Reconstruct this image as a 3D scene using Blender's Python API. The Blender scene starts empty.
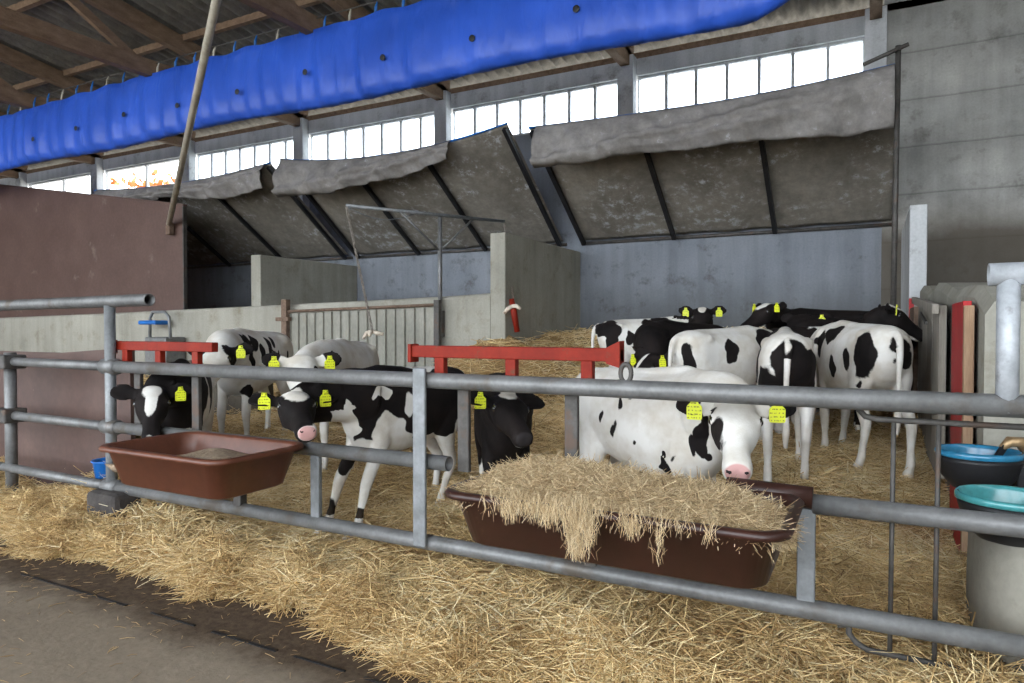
import bpy, bmesh, math, random
import numpy as np
from mathutils import Vector, Matrix, Euler
SC = bpy.context.scene
COL = SC.collection
random.seed(7)
RNG = np.random.default_rng(11)

# ------------------------------------------------------------------ camera, sky, exposure
YAW, PITCH, EYE, FPX = math.radians(27.7), math.radians(-1.13), 1.10, 683.0
cam_d = bpy.data.cameras.new('camera'); cam = bpy.data.objects.new('camera', cam_d); COL.objects.link(cam)
cam_d.sensor_width = 36; cam_d.lens = 36 * FPX / 1024; cam_d.clip_start = 0.02; cam_d.clip_end = 400
cam.location = (0, 0, EYE); cam.rotation_euler = (math.pi / 2 + PITCH, 0, YAW)
SC.camera = cam
world = bpy.data.worlds.new('sky'); SC.world = world; world.use_nodes = True
wn = world.node_tree; wn.nodes.clear()
wo = wn.nodes.new('ShaderNodeOutputWorld'); wb = wn.nodes.new('ShaderNodeBackground')
wb.inputs['Color'].default_value = (0.86, 0.93, 1.0, 1); wb.inputs['Strength'].default_value = 3.2
wn.links.new(wb.outputs[0], wo.inputs[0])
vs = SC.view_settings
SC.display_settings.display_device = 'sRGB'
vs.view_transform = 'Standard'; vs.look = 'None'; vs.gamma = 1; vs.use_curve_mapping = False
vs.exposure = 1.45
SC.cycles.use_denoising = True
SC.cycles.max_bounces = 8; SC.cycles.diffuse_bounces = 5; SC.cycles.glossy_bounces = 3
SC.cycles.transmission_bounces = 4; SC.cycles.transparent_max_bounces = 8
SC.cycles.sample_clamp_indirect = 6
sun_d = bpy.data.lights.new('sun', 'SUN'); sun = bpy.data.objects.new('sun', sun_d); COL.objects.link(sun)
sun_d.energy = 5.0; sun_d.angle = 0.05; sun_d.color = (1, .93, .82)
sun.rotation_euler = (math.radians(48), 0, math.radians(-150))
# added area light for fill under the roof; no fixtures known there, never called
def fill_light(x, y, z, e, sx, sy):
    d = bpy.data.lights.new('added_fill_light', 'AREA'); o = bpy.data.objects.new('added_fill_light', d)
    COL.objects.link(o); d.shape = 'RECTANGLE'; d.size = sx; d.size_y = sy; d.energy = e
    d.color = (1.0, .97, .92); o.location = (x, y, z); return o

def W(px, py, dep):
    """a world point seen at (px, py) of the photo, dep metres along the optical axis"""
    u = (px - 512) / FPX; v = (328 - py) / FPX
    c, s = math.cos(YAW), math.sin(YAW)
    return Vector((dep * (-s + u * c), dep * (c + u * s), EYE + v * dep))

# ------------------------------------------------------------------ mesh helpers
def tag(o, label=None, cat=None, group=None, kind=None):
    if label: o['label'] = label
    if cat: o['category'] = cat
    if group: o['group'] = group
    if kind: o['kind'] = kind
    return o
def obj(name, bm, m, parent=None, smooth=False):
    me = bpy.data.meshes.new(name); bm.to_mesh(me); bm.free()
    o = bpy.data.objects.new(name, me); COL.objects.link(o)
    if m is not None:
        for mm in (m if isinstance(m, (list, tuple)) else [m]): me.materials.append(mm)
    if smooth:
        for p in me.polygons: p.use_smooth = True
    if parent: o.parent = parent
    return o
def thing(name, label, cat, loc=(0, 0, 0), rz=0, group=None):
    o = bpy.data.objects.new(name, None); COL.objects.link(o); o.empty_display_size = .1
    o.location = loc; o.rotation_euler = (0, 0, rz)
    return tag(o, label, cat, group)
def struct(name, bm, m, label=None, smooth=False):
    o = obj(name, bm, m, None, smooth); o['kind'] = 'structure'
    if label: o['label'] = label
    return o
def box(bm, x0, x1, y0, y1, z0, z1, bev=0):
    r = bmesh.ops.create_cube(bm, size=1)
    M = Matrix.Translation(((x0 + x1) / 2, (y0 + y1) / 2, (z0 + z1) / 2)) @ Matrix.Diagonal((abs(x1 - x0), abs(y1 - y0), abs(z1 - z0), 1))
    bmesh.ops.transform(bm, matrix=M, verts=r['verts'])
    if bev:
        es = list({e for v in r['verts'] for e in v.link_edges})
        bmesh.ops.bevel(bm, geom=es, offset=bev, segments=2, affect='EDGES', profile=.5)
    return bm
def boxbm(*a, **k): return box(bmesh.new(), *a, **k)
def beam(bm, a, b, w, h, up=Vector((0, 0, 1))):
    a, b = Vector(a), Vector(b); d = (b - a); L = d.length; d.normalize()
    s = d.cross(up)
    if s.length < 1e-4: s = Vector((1, 0, 0))
    s.normalize(); u = s.cross(d)
    vs_ = []
    for t in (a, b):
        for i, j in ((-1, -1), (1, -1), (1, 1), (-1, 1)):
            vs_.append(bm.verts.new(t + s * (w / 2 * i) + u * (h / 2 * j)))
    for f in ((3, 2, 1, 0), (4, 5, 6, 7), (0, 1, 5, 4), (1, 2, 6, 5), (2, 3, 7, 6), (3, 0, 4, 7)):
        bm.faces.new([vs_[i] for i in f])
    return bm
def tube(bm, pts, r, n=14, caps=True, hollow=0.0):
    """round pipe along a polyline; hollow>0 gives an open end with that wall thickness"""
    pts = [Vector(p) for p in pts]; rs = r if isinstance(r, (list, tuple)) else [r] * len(pts)
    rings = []; prev = None
    for i, p in enumerate(pts):
        if i == 0: d = pts[1] - p
        elif i == len(pts) - 1: d = p - pts[i - 1]
        else: d = (pts[i + 1] - p).normalized() + (p - pts[i - 1]).normalized()
        d.normalize()
        if prev is None:
            s = d.cross(Vector((0, 0, 1)))
            if s.length < 1e-3: s = d.cross(Vector((0, 1, 0)))
        else: s = prev - d * prev.dot(d)
        s.normalize(); prev = s; u = d.cross(s)
        rings.append([bm.verts.new(p + (s * math.cos(2 * math.pi * k / n) + u * math.sin(2 * math.pi * k / n)) * rs[i]) for k in range(n)])
    for A, B in zip(rings, rings[1:]):
        for k in range(n): bm.faces.new((A[k], A[(k + 1) % n], B[(k + 1) % n], B[k]))
    for ring, p, q, sgn in ((rings[0], pts[0], pts[1], 0), (rings[-1], pts[-1], pts[-2], 1)):
        if hollow:
            d = (q - p).normalized()
            inner = [bm.verts.new(p + (v.co - p) * (1 - hollow)) for v in ring]
            deep = [bm.verts.new(p + (v.co - p) * (1 - hollow) + d * .12) for v in ring]
            for k in range(n):
                k2 = (k + 1) % n
                bm.faces.new((ring[k], inner[k], inner[k2], ring[k2])); bm.faces.new((inner[k], deep[k], deep[k2], inner[k2]))
            bm.faces.new(deep)
        elif caps:
            bm.faces.new(ring if sgn else ring[::-1])
    return bm
def fix(bm):
    bmesh.ops.recalc_face_normals(bm, faces=bm.faces); return bm
def grid(nx, ny, f):
    bm = bmesh.new()
    V = [[bm.verts.new(f(i / nx, j / ny)) for i in range(nx + 1)] for j in range(ny + 1)]
    for j in range(ny):
        for i in range(nx): bm.faces.new((V[j][i], V[j][i + 1], V[j + 1][i + 1], V[j + 1][i]))
    return bm
def solid(o, t, off=0):
    m = o.modifiers.new('thickness', 'SOLIDIFY'); m.thickness = t; m.offset = off; return o
def sub(o, n=1):
    m = o.modifiers.new('subdivision', 'SUBSURF'); m.levels = n; m.render_levels = n; return o

# ------------------------------------------------------------------ materials
def mat(name, build):
    m = bpy.data.materials.new(name); m.use_nodes = True; nt = m.node_tree
    b = nt.nodes['Principled BSDF']; build(nt, b); return m
def N(nt, t, **kw):
    n = nt.nodes.new(t)
    for k, v in kw.items():
        if hasattr(n, k): setattr(n, k, v)
        else: n.inputs[k.replace('_', ' ')].default_value = v
    return n
def ramp(nt, fac, stops):
    r = nt.nodes.new('ShaderNodeValToRGB'); e = r.color_ramp.elements
    while len(e) < len(stops): e.new(.5)
    for i, (p, c) in enumerate(stops):
        e[i].position = p; e[i].color = (c[0], c[1], c[2], 1) if len(c) > 2 else (c[0],) * 3 + (1,)
    nt.links.new(fac, r.inputs[0]); return r
def coords(nt, scale=(1, 1, 1), src='Object'):
    tc = nt.nodes.new('ShaderNodeTexCoord'); mp = nt.nodes.new('ShaderNodeMapping')
    mp.inputs['Scale'].default_value = scale; nt.links.new(tc.outputs[src], mp.inputs[0]); return mp.outputs[0]
def mix(nt, a, b, fac, mode='MIX'):
    m = nt.nodes.new('ShaderNodeMix'); m.data_type = 'RGBA'; m.blend_type = mode
    for s, v in ((m.inputs[0], fac), (m.inputs[6], a), (m.inputs[7], b)):
        if hasattr(v, 'is_output'): nt.links.new(v, s)
        elif isinstance(v, (int, float)): s.default_value = v
        else: s.default_value = (*v, 1)
    return m.outputs[2]
def bump(nt, b, h, strength=.3, dist=.01):
    n = nt.nodes.new('ShaderNodeBump'); n.inputs['Strength'].default_value = strength; n.inputs['Distance'].default_value = dist
    nt.links.new(h, n.inputs['Height']); nt.links.new(n.outputs[0], b.inputs['Normal'])
def noise(nt, vec, scale, detail=6, rough=.6, dist=0):
    n = N(nt, 'ShaderNodeTexNoise', Scale=scale, Detail=detail, Roughness=rough, Distortion=dist)
    nt.links.new(vec, n.inputs['Vector']); return n.outputs[0]
def noisy(name, c0, c1, scale=4, rough=.8, bmp=.2, stretch=(1, 1, 1), spots=None, metal=0, fine=40, spec=.3, detail=6):
    def f(nt, b):
        v = coords(nt, stretch); n1 = noise(nt, v, scale, detail)
        c = ramp(nt, n1, [(.3, c0), (.7, c1)]).outputs[0]
        n2 = noise(nt, v, fine, 4)
        c = mix(nt, c, ramp(nt, n2, [(.3, (.72,) * 3), (.7, (1.12,) * 3)]).outputs[0], .6, 'MULTIPLY')
        if spots:
            n3 = noise(nt, v, spots[1], 5, .65)
            c = mix(nt, c, spots[0], ramp(nt, n3, [(spots[2], (0,)), (spots[2] + spots[3], (1,))]).outputs[0])
        nt.links.new(c, b.inputs['Base Color']); b.inputs['Roughness'].default_value = rough
        b.inputs['Metallic'].default_value = metal; b.inputs['Specular IOR Level'].default_value = spec
        if bmp: bump(nt, b, n2, bmp, .004)
    return mat(name, f)

M = {}
M['galv'] = noisy('galvanised_steel', (.115, .115, .112), (.20, .20, .20), 9, .5, .15, (1, 1, 1), ((.11, .095, .08), 6, .56, .12), .35, 60, .5)
M['galv_light'] = noisy('bright_galvanised_steel', (.14, .147, .15), (.23, .24, .25), 14, .5, .15, (1, 1, 1), ((.2, .2, .2), 9, .6, .1), .3, 50, .5)
M['pale_galv'] = noisy('new_galvanised_steel', (.30, .32, .34), (.45, .47, .50), 14, .5, .15, (1, 1, 1), ((.2, .2, .2), 9, .6, .1), .2, 50, .5)
M['dull_steel'] = noisy('dull_dark_steel', (.045, .042, .038), (.10, .092, .085), 12, .6, .2, (1, 1, 1), ((.09, .06, .045), 8, .55, .1), .3, 60, .4)
M['rust'] = noisy('rusty_steel', (.10, .065, .045), (.22, .15, .11), 12, .8, .3, (1, 1, 1), None, .1)
M['red'] = noisy('red_painted_steel', (.15, .009, .003), (.225, .017, .006), 6, .6, .1, (1, 1, 1), ((.10, .04, .02), 14, .60, .08), 0, 50, .2)
M['redb'] = noisy('bright_red_board', (.30, .005, .008), (.40, .010, .012), 6, .5, .1)
M['white_paint'] = noisy('cream_painted_tube', (.30, .275, .22), (.46, .42, .35), 8, .5, .1, (1, 1, 1), ((.2, .15, .1), 12, .62, .08))
M['timber'] = noisy('roof_timber', (.12, .075, .045), (.22, .145, .095), 5, .85, .3, (3, 1, 3))
M['wood_gray'] = noisy('weathered_boards', (.17, .15, .125), (.31, .28, .24), 4, .9, .4, (6, 6, .6))
M['wood_tan'] = noisy('bare_board_edge', (.25, .15, .09), (.36, .24, .15), 5, .8, .3, (6, 6, .6))
M['trough'] = noisy('brown_plastic', (.026, .009, .006), (.042, .014, .009), 5, .42, .06, (1, 1, 1), ((.13, .075, .045), 5, .62, .15), 0, 30, .45)
M['trough_red'] = noisy('reddish_brown_plastic', (.085, .027, .014), (.125, .042, .022), 5, .42, .06, (1, 1, 1), ((.19, .10, .06), 5, .62, .15), 0, 30, .45)
M['black_rubber'] = noisy('black_plastic', (.008, .008, .009), (.018, .018, .02), 6, .45, .05)
M['blue_enamel'] = noisy('blue_enamel', (.02, .15, .27), (.03, .20, .35), 5, .18, .02, spec=.6)
M['teal_enamel'] = noisy('teal_enamel', (.04, .20, .21), (.06, .26, .27), 5, .18, .02, ((1, 1, 1)), ((.06, .07, .05), 22, .70, .03), spec=.6)
M['blue_plastic'] = noisy('blue_plastic', (.01, .10, .36), (.015, .14, .45), 5, .4, .02)
M['brass'] = noisy('brass_fitting', (.25, .15, .07), (.38, .26, .14), 20, .4, .2, metal=.6)
M['bone'] = noisy('pale_plastic_toy', (.5, .42, .33), (.66, .58, .48), 20, .6, .1)
M['chain'] = noisy('chain_steel', (.14, .12, .10), (.26, .23, .20), 20, .6, .1, metal=.3)
M['panelboard'] = noisy('brown_film_board', (.072, .038, .030), (.105, .060, .048), 1.6, .55, .06, (1, 1, 1), ((.19, .15, .12), 1.9, .62, .14), 0, 25, .35)
M['panelboard2'] = noisy('brown_film_board_worn', (.065, .036, .030), (.10, .058, .046), 2.5, .6, .06, (1, 1, 1), ((.17, .13, .11), 30, .72, .05), 0, 25, .35)
M['sheet_gray'] = noisy('weathered_grey_sheet', (.19, .185, .155), (.29, .28, .24), 3, .6, .1, (1, 1, .5), ((.2, .17, .12), 4, .6, .15), .1)
M['dark_block'] = noisy('dirty_dark_concrete', (.045, .038, .03), (.10, .085, .065), 8, .95, .5)
M['curb'] = noisy('rubber_foot', (.03, .027, .025), (.07, .06, .055), 12, .9, .4)
M['feed'] = noisy('ground_feed', (.16, .11, .07), (.34, .26, .18), 60, .95, .9, fine=160)
M['eye'] = noisy('calf_eye', (.006, .005, .005), (.01, .009, .008), 5, .08, 0, spec=.8)
M['leaf_orange'] = noisy('orange_leaves', (.32, .12, .035), (.42, .19, .06), 2, .8, .1)
M['leaf_green'] = noisy('hedge_leaves', (.12, .16, .05), (.25, .25, .09), 2, .8, .1)
M['bark'] = noisy('tree_bark', (.08, .06, .04), (.15, .11, .08), 8, .9, .4)
M['ground'] = noisy('yard_gravel', (.40, .38, .34), (.52, .50, .46), 3, .95, .2)

def f(nt, b):   # curtain: blue woven plastic
    v = coords(nt); n1 = noise(nt, v, 1.2, 5)
    c = ramp(nt, n1, [(.3, (.014, .062, .37)), (.7, (.026, .095, .52))]).outputs[0]
    nt.links.new(c, b.inputs['Base Color']); b.inputs['Roughness'].default_value = .42
    b.inputs['Specular IOR Level'].default_value = .35
    v2 = coords(nt, (1.5, 1, .5)); n2 = noise(nt, v2, 3.5, 5, .5, .8); bump(nt, b, n2, .5, .05)
M['blue_tarp'] = mat('blue_tarpaulin', f)

def conc(name, c0, c1, lift=0.0, blot=(.16, .15, .13), lo=None):
    def f(nt, b):
        v = coords(nt); n1 = noise(nt, v, 1.1, 8, .6)
        c = ramp(nt, n1, [(.28, c0), (.72, c1)]).outputs[0]
        vs2 = coords(nt, (5, 5, .35)); n4 = noise(nt, vs2, 1.2, 5)       # streaks down the wall
        c = mix(nt, c, ramp(nt, n4, [(.35, (.72,) * 3), (.6, (1.05,) * 3)]).outputs[0], .55, 'MULTIPLY')
        n3 = noise(nt, v, 3.2, 8, .75)
        c = mix(nt, c, blot, ramp(nt, n3, [(.54, (0,)), (.72, (.8,))]).outputs[0])
        n2 = noise(nt, v, 45, 5)
        c = mix(nt, c, ramp(nt, n2, [(.3, (.8,) * 3), (.7, (1.1,) * 3)]).outputs[0], .5, 'MULTIPLY')
        if lift:
            sx = nt.nodes.new('ShaderNodeSeparateXYZ'); nt.links.new(v, sx.inputs[0])
            wob = N(nt, 'ShaderNodeMath', operation='MULTIPLY_ADD'); nt.links.new(n1, wob.inputs[0]); wob.inputs[1].default_value = .05; nt.links.new(sx.outputs[2], wob.inputs[2])
            md = N(nt, 'ShaderNodeMath', operation='MODULO'); nt.links.new(wob.outputs[0], md.inputs[0]); md.inputs[1].default_value = lift
            dv = N(nt, 'ShaderNodeMath', operation='DIVIDE'); nt.links.new(md.outputs[0], dv.inputs[0]); dv.inputs[1].default_value = lift
            c = mix(nt, c, ramp(nt, dv.outputs[0], [(0, (.50,) * 3), (.05, (.92,) * 3), (.4, (1.08,) * 3), (1, (.86,) * 3)]).outputs[0], .9, 'MULTIPLY')
        if lo:
            sx = nt.nodes.new('ShaderNodeSeparateXYZ'); nt.links.new(v, sx.inputs[0])
            a = N(nt, 'ShaderNodeMath', operation='MULTIPLY_ADD'); nt.links.new(n1, a.inputs[0]); a.inputs[1].default_value = .5; nt.links.new(sx.outputs[2], a.inputs[2])
            mr = N(nt, 'ShaderNodeMapRange'); nt.links.new(a.outputs[0], mr.inputs[0])
            mr.inputs[1].default_value = lo[1]; mr.inputs[2].default_value = lo[2]; mr.inputs[3].default_value = .85; mr.inputs[4].default_value = 0
            c = mix(nt, c, lo[0], mr.outputs[0])
        nt.links.new(c, b.inputs['Base Color']); b.inputs['Roughness'].default_value = .9
        b.inputs['Specular IOR Level'].default_value = .2; bump(nt, b, n2, .3, .006)
    return mat(name, f)
M['conc'] = conc('cast_concrete', (.25, .245, .215), (.36, .355, .32))
M['conc_lifts'] = conc('concrete_in_lifts', (.22, .22, .21), (.42, .41, .385), .52, (.13, .12, .11), ((.085, .070, .052), 2.35, 2.75))
M['conc_blue'] = conc('bluish_lit_wall', (.15, .165, .19), (.22, .235, .26), 0, (.055, .05, .045), ((.075, .075, .07), 1.2, 2.0))  # blue cast of the daylight is put into the concrete colour
M['conc_low'] = conc('low_wall_concrete', (.23, .22, .185), (.36, .345, .295), 0, (.17, .145, .10), ((.15, .13, .10), .3, .9))
M['conc_light'] = conc('light_lintel', (.42, .43, .44), (.54, .55, .56))  # pale concrete, lightened further to stand in for bloom from the windows

def f(nt, b):   # yard floor with a damp dirty strip along the fence
    v = coords(nt); n1 = noise(nt, v, 1.3, 8, .6); n2 = noise(nt, v, 30, 6, .7); n3 = noise(nt, v, 4, 6, .7)
    c = ramp(nt, n1, [(.3, (.17, .135, .098)), (.7, (.25, .204, .152))]).outputs[0]
    c = mix(nt, c, ramp(nt, n2, [(.3, (.7,) * 3), (.7, (1.2,) * 3)]).outputs[0], .6, 'MULTIPLY')
    sx = nt.nodes.new('ShaderNodeSeparateXYZ'); nt.links.new(v, sx.inputs[0])
    a = N(nt, 'ShaderNodeMath', operation='MULTIPLY_ADD'); nt.links.new(n3, a.inputs[0]); a.inputs[1].default_value = .35; nt.links.new(sx.outputs[1], a.inputs[2])
    mr = ramp(nt, a.outputs[0], [(0, (0,)), (1, (1,))])
    rr = N(nt, 'ShaderNodeMapRange'); nt.links.new(a.outputs[0], rr.inputs[0]); rr.inputs[1].default_value = 1.68; rr.inputs[2].default_value = 1.86
    c = mix(nt, c, mix(nt, (.045, .028, .017), (.10, .07, .045), ramp(nt, n2, [(.35, (0,)), (.7, (1,))]).outputs[0]), rr.outputs[0])
    nt.links.new(c, b.inputs['Base Color']); b.inputs['Roughness'].default_value = .9; b.inputs['Specular IOR Level'].default_value = .2
    bump(nt, b, n2, .5, .006)
M['floor'] = mat('yard_concrete_floor', f)

def f(nt, b):   # straw colours, one shade per stalk
    at = N(nt, 'ShaderNodeAttribute', attribute_name='rnd')
    c = ramp(nt, at.outputs['Fac'], [(0, (.16, .09, .035)), (.25, (.38, .235, .09)), (.5, (.66, .46, .21)), (.75, (.82, .65, .36)), (1, (.88, .78, .54))]).outputs[0]
    nt.links.new(c, b.inputs['Base Color']); b.inputs['Roughness'].default_value = .55; b.inputs['Specular IOR Level'].default_value = .35
M['straw'] = mat('straw_stalk', f)
def f(nt, b):
    at = N(nt, 'ShaderNodeAttribute', attribute_name='rnd')
    c = ramp(nt, at.outputs['Fac'], [(0, (.16, .10, .05)), (.3, (.42, .29, .15)), (.6, (.64, .48, .28)), (1, (.84, .71, .48))]).outputs[0]
    nt.links.new(c, b.inputs['Base Color']); b.inputs['Roughness'].default_value = .6; b.inputs['Specular IOR Level'].default_value = .3
M['hay'] = mat('hay_stalk', f)
def f(nt, b):
    v = coords(nt); n = noise(nt, v, 28, 8, .75, 1.5); n1 = noise(nt, v, 1.6, 4)
    c = ramp(nt, n, [(.3, (.11, .065, .028)), (.5, (.50, .33, .15)), (.7, (.80, .59, .30))]).outputs[0]
    c = mix(nt, c, ramp(nt, n1, [(.35, (.62, .58, .5)), (.65, (1.08,) * 3)]).outputs[0], .8, 'MULTIPLY')
    nt.links.new(c, b.inputs['Base Color']); b.inputs['Roughness'].default_value = .9; bump(nt, b, n, 1, .03)
M['strawbed'] = mat('trodden_straw_bed', f)

def canopy_mat(name, c0, c1, white, th=.53):
    def f(nt, b):
        v = coords(nt); n1 = noise(nt, v, .9, 8, .6, .3); n2 = noise(nt, v, 9, 8, .75); n3 = noise(nt, v, 1.4, 3)
        c = ramp(nt, n1, [(.3, c0), (.7, c1)]).outputs[0]
        w = ramp(nt, n2, [(th, (0,)), (th + .1, (1,))]).outputs[0]
        w = mix(nt, w, ramp(nt, n3, [(.46, (0,)), (.58, (1,))]).outputs[0], 1.0, 'MULTIPLY')
        c = mix(nt, c, ramp(nt, n2, [(.3, (.62,) * 3), (.65, (1.15,) * 3)]).outputs[0], .8, 'MULTIPLY'); c = mix(nt, c, white, w)
        nt.links.new(c, b.inputs['Base Color']); b.inputs['Roughness'].default_value = .7; b.inputs['Specular IOR Level'].default_value = .25
        v2 = coords(nt, (2.2, 1, .8)); n4 = noise(nt, v2, 2.5, 4, .5, 1); bump(nt, b, n4, .5, .04)
        tr = nt.nodes.new('ShaderNodeBsdfTranslucent'); nt.links.new(c, tr.inputs[0])
        ms = nt.nodes.new('ShaderNodeMixShader'); ms.inputs[0].default_value = .25
        out = nt.nodes['Material Output']; nt.links.new(b.outputs[0], ms.inputs[1]); nt.links.new(tr.outputs[0], ms.inputs[2]); nt.links.new(ms.outputs[0], out.inputs[0])
    return mat(name, f)
M['canopy'] = canopy_mat('dirty_canopy_sheet', (.15, .135, .112), (.32, .29, .25), (.45, .46, .48))
M['flap'] = canopy_mat('pale_canopy_flap', (.20, .185, .175), (.32, .30, .285), (.42, .42, .43), .60)

def f(nt, b):
    nt.nodes.remove(b)
    out = nt.nodes['Material Output']; t = nt.nodes.new('ShaderNodeBsdfTransparent'); t.inputs[0].default_value = (.90, .93, .95, 1)
    d = nt.nodes.new('ShaderNodeBsdfTranslucent'); d.inputs[0].default_value = (.75, .8, .85, 1)
    ms = nt.nodes.new('ShaderNodeMixShader'); ms.inputs[0].default_value = .3
    nt.links.new(t.outputs[0], ms.inputs[1]); nt.links.new(d.outputs[0], ms.inputs[2]); nt.links.new(ms.outputs[0], out.inputs[0])
M['glass'] = mat('cloudy_pane', f)

def f(nt, b):   # coat: colour attribute R = black patch field, G = bare nose skin, B = hoof, pale inner ear
    at = N(nt, 'ShaderNodeAttribute', attribute_name='coat'); sp = nt.nodes.new('ShaderNodeSeparateColor'); nt.links.new(at.outputs['Color'], sp.inputs[0])
    v = coords(nt); n1 = noise(nt, v, 22, 5, .6); n2 = noise(nt, v, 5, 4); n3 = noise(nt, v, 140, 3)
    a = N(nt, 'ShaderNodeMath', operation='MULTIPLY_ADD'); nt.links.new(n1, a.inputs[0]); a.inputs[1].default_value = .09; nt.links.new(sp.outputs[0], a.inputs[2])
    fac = ramp(nt, a.outputs[0], [(.533, (0,)), (.557, (1,))]).outputs[0]
    wh = ramp(nt, n2, [(.35, (.50, .455, .39)), (.6, (.64, .62, .585))]).outputs[0]
    blk = ramp(nt, n2, [(.35, (.0055, .0045, .0045)), (.7, (.015, .011, .010))]).outputs[0]
    c = mix(nt, wh, blk, fac)
    c = mix(nt, c, mix(nt, c, (.50, .36, .20), .6), ramp(nt, sp.outputs[2], [(.1, (0,)), (.9, (1,))]).outputs[0])
    pink = mix(nt, (.50, .29, .27), (.38, .21, .20), n2)
    c = mix(nt, c, mix(nt, pink, (.02, .017, .017), fac), ramp(nt, sp.outputs[1], [(.33, (0,)), (.46, (1,))]).outputs[0])
    nt.links.new(c, b.inputs['Base Color']); b.inputs['Roughness'].default_value = .75; b.inputs['Specular IOR Level'].default_value = .12
    b.inputs['Sheen Weight'].default_value = 0
    bump(nt, b, n3, .35, .004)
M['coat'] = mat('calf_coat', f)
def f(nt, b):   # ear tag plastic with rows of small dark print
    v = coords(nt); sx = nt.nodes.new('ShaderNodeSeparateXYZ'); nt.links.new(v, sx.inputs[0])
    n = noise(nt, coords(nt, (160, 1, 60)), 1.0, 1)
    w = N(nt, 'ShaderNodeMath', operation='MULTIPLY'); nt.links.new(sx.outputs[2], w.inputs[0]); w.inputs[1].default_value = 420
    s = N(nt, 'ShaderNodeMath', operation='SINE'); nt.links.new(w.outputs[0], s.inputs[0])
    r1 = ramp(nt, s.outputs[0], [(.35, (0,)), (.6, (1,))]).outputs[0]
    r2 = ramp(nt, n, [(.47, (0,)), (.53, (1,))]).outputs[0]
    r = mix(nt, r1, r2, 1.0, 'MULTIPLY')
    c = mix(nt, (.62, .66, .02), (.16, .17, .02), r)
    nt.links.new(c, b.inputs['Base Color']); b.inputs['Roughness'].default_value = .4
M['tag'] = mat('yellow_tag_plastic', f)

# ------------------------------------------------------------------ the lie of the straw bed
def G(x, y):
    x = np.asarray(x, float); y = np.asarray(y, float)
    g = np.interp(y, [1.70, 1.95, 2.1, 2.5, 3, 4, 4.5, 5.5, 6.3, 6.8, 7.6, 8.8], [-.03, .035, .06, .07, .11, .17, .22, .31, .42, .62, .95, 1.05])
    left = np.clip((-3.6 - x) / 1.0, 0, 1); g = g * (1 - left) + np.minimum(g, .36) * left
    g = g + .48 * np.exp(-((x + 3.75) / .75) ** 2 - ((y - 6.7) / .75) ** 2) * np.where(y > 6.7, .6, 1)
    g = g + .20 * np.exp(-((x + 3.75) / .38) ** 2 - ((y - 2.45) / .22) ** 2)
    g = g + .018 * np.sin(x * 5.1 + y * 2.3) * np.sin(y * 6.3 - x * 1.7) + .012 * np.sin(x * 11 + 1) * np.sin(y * 13 + x * 4)
    edge = np.clip((y - 1.7) / .3, 0, 1)
    return g * edge - .03 * (1 - edge)
def EDGE(x):    # where the straw ends in front of the fence
    x = np.asarray(x, float)
    return 1.88 + .07 * np.sin(x * 2.1 + .5) + .06 * np.sin(x * 5.7) + .035 * np.sin(x * 13 + 2 * np.sin(x * 3)) + .02 * np.sin(x * 29)+ .10*np.clip(-3.0-x,0,1)

# ------------------------------------------------------------------ the barn
COLX = [.02 - 2.89 * k for k in range(8)]
BW = 8.80                                   # inner face of the back wall
bm = bmesh.new(); box(bm, -60, 60, -50, 80, -.30, -.12); struct('trim_1', bm, M['ground'], 'pale gravel yard around the barn')
bm = grid(60, 40, lambda u, v: Vector((-21 + 26 * u, -6.7 + 15.9 * v, 0)))
fl = struct('floor', bm, M['floor']); solid(fl, .1, -1)
# slot joints in the concrete in front of the fence
for i, (a, b) in enumerate([(-4.9, -4.45), (-4.3, -4.0), (-3.85, -3.55), (-3.35, -2.6), (-2.45, -2.2), (-2.1, -1.78), (-1.7, -1.48), (-1.40, -1.12), (-1.05, -.70), (-.6, -.2)]):
    bm = boxbm(a, b, 1.664 - .004 * (i % 2), 1.673, -.002, .0035); struct('trim_%d' % (i + 2), bm, M['black_rubber'], 'dark drainage slot in the concrete floor')
bm = boxbm(-21, .1, BW, BW + .2, 0, 3.87); struct('wall_back', bm, M['conc_blue'])
bm = boxbm(.1, 5, BW - .02, BW + .2, 0, 4.93); struct('wall_back_right', bm, M['conc_lifts'])
bm = boxbm(-21, .1, BW - .02, BW + .2, 4.42, 4.64); struct('trim_20', bm, M['conc_light'], 'pale concrete lintel above the window band')
bm = boxbm(5, 5.2, -6.7, BW + .2, 0, 5.4); struct('wall_right', bm, M['conc'])
bm = boxbm(-21.2, -21, -6.7, BW + .2, 0, 6.4); struct('wall_left', bm, M['conc'])
for i, x in enumerate(COLX):
    bm = boxbm(x - .11, x + .11, BW - .16, BW, 3.1, 4.66, .01); struct('trim_%d' % (21 + i), bm, M['conc_light'], 'concrete wall column between the windows')
for k in range(len(COLX)):
    x1 = COLX[k] - .11; x0 = (COLX[k + 1] + .11) if k + 1 < len(COLX) else -21
    w = bpy.data.objects.new('window_%d' % (k + 1), None); COL.objects.link(w); w['kind'] = 'structure'; w.location = (0, 0, 0)
    bm = bmesh.new(); z0, z1 = 3.87, 4.42
    box(bm, x0, x1, BW + .03, BW + .09, z0, z0 + .035); box(bm, x0, x1, BW + .03, BW + .09, z1 - .03, z1)
    n = 7 if k < 4 else 2
    for j in range(n + 1):
        xx = x0 + (x1 - x0) * j / n; box(bm, max(x0, xx - .018), min(x1, xx + .018), BW + .03, BW + .09, z0 + .035, z1 - .03)
    obj('window_frame', bm, M['conc_light'], w)
    if k < 4:
        bm = boxbm(x0, x1, BW + .055, BW + .065, z0 + .035, z1 - .03); obj('pane', bm, M['glass'], w)
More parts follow.
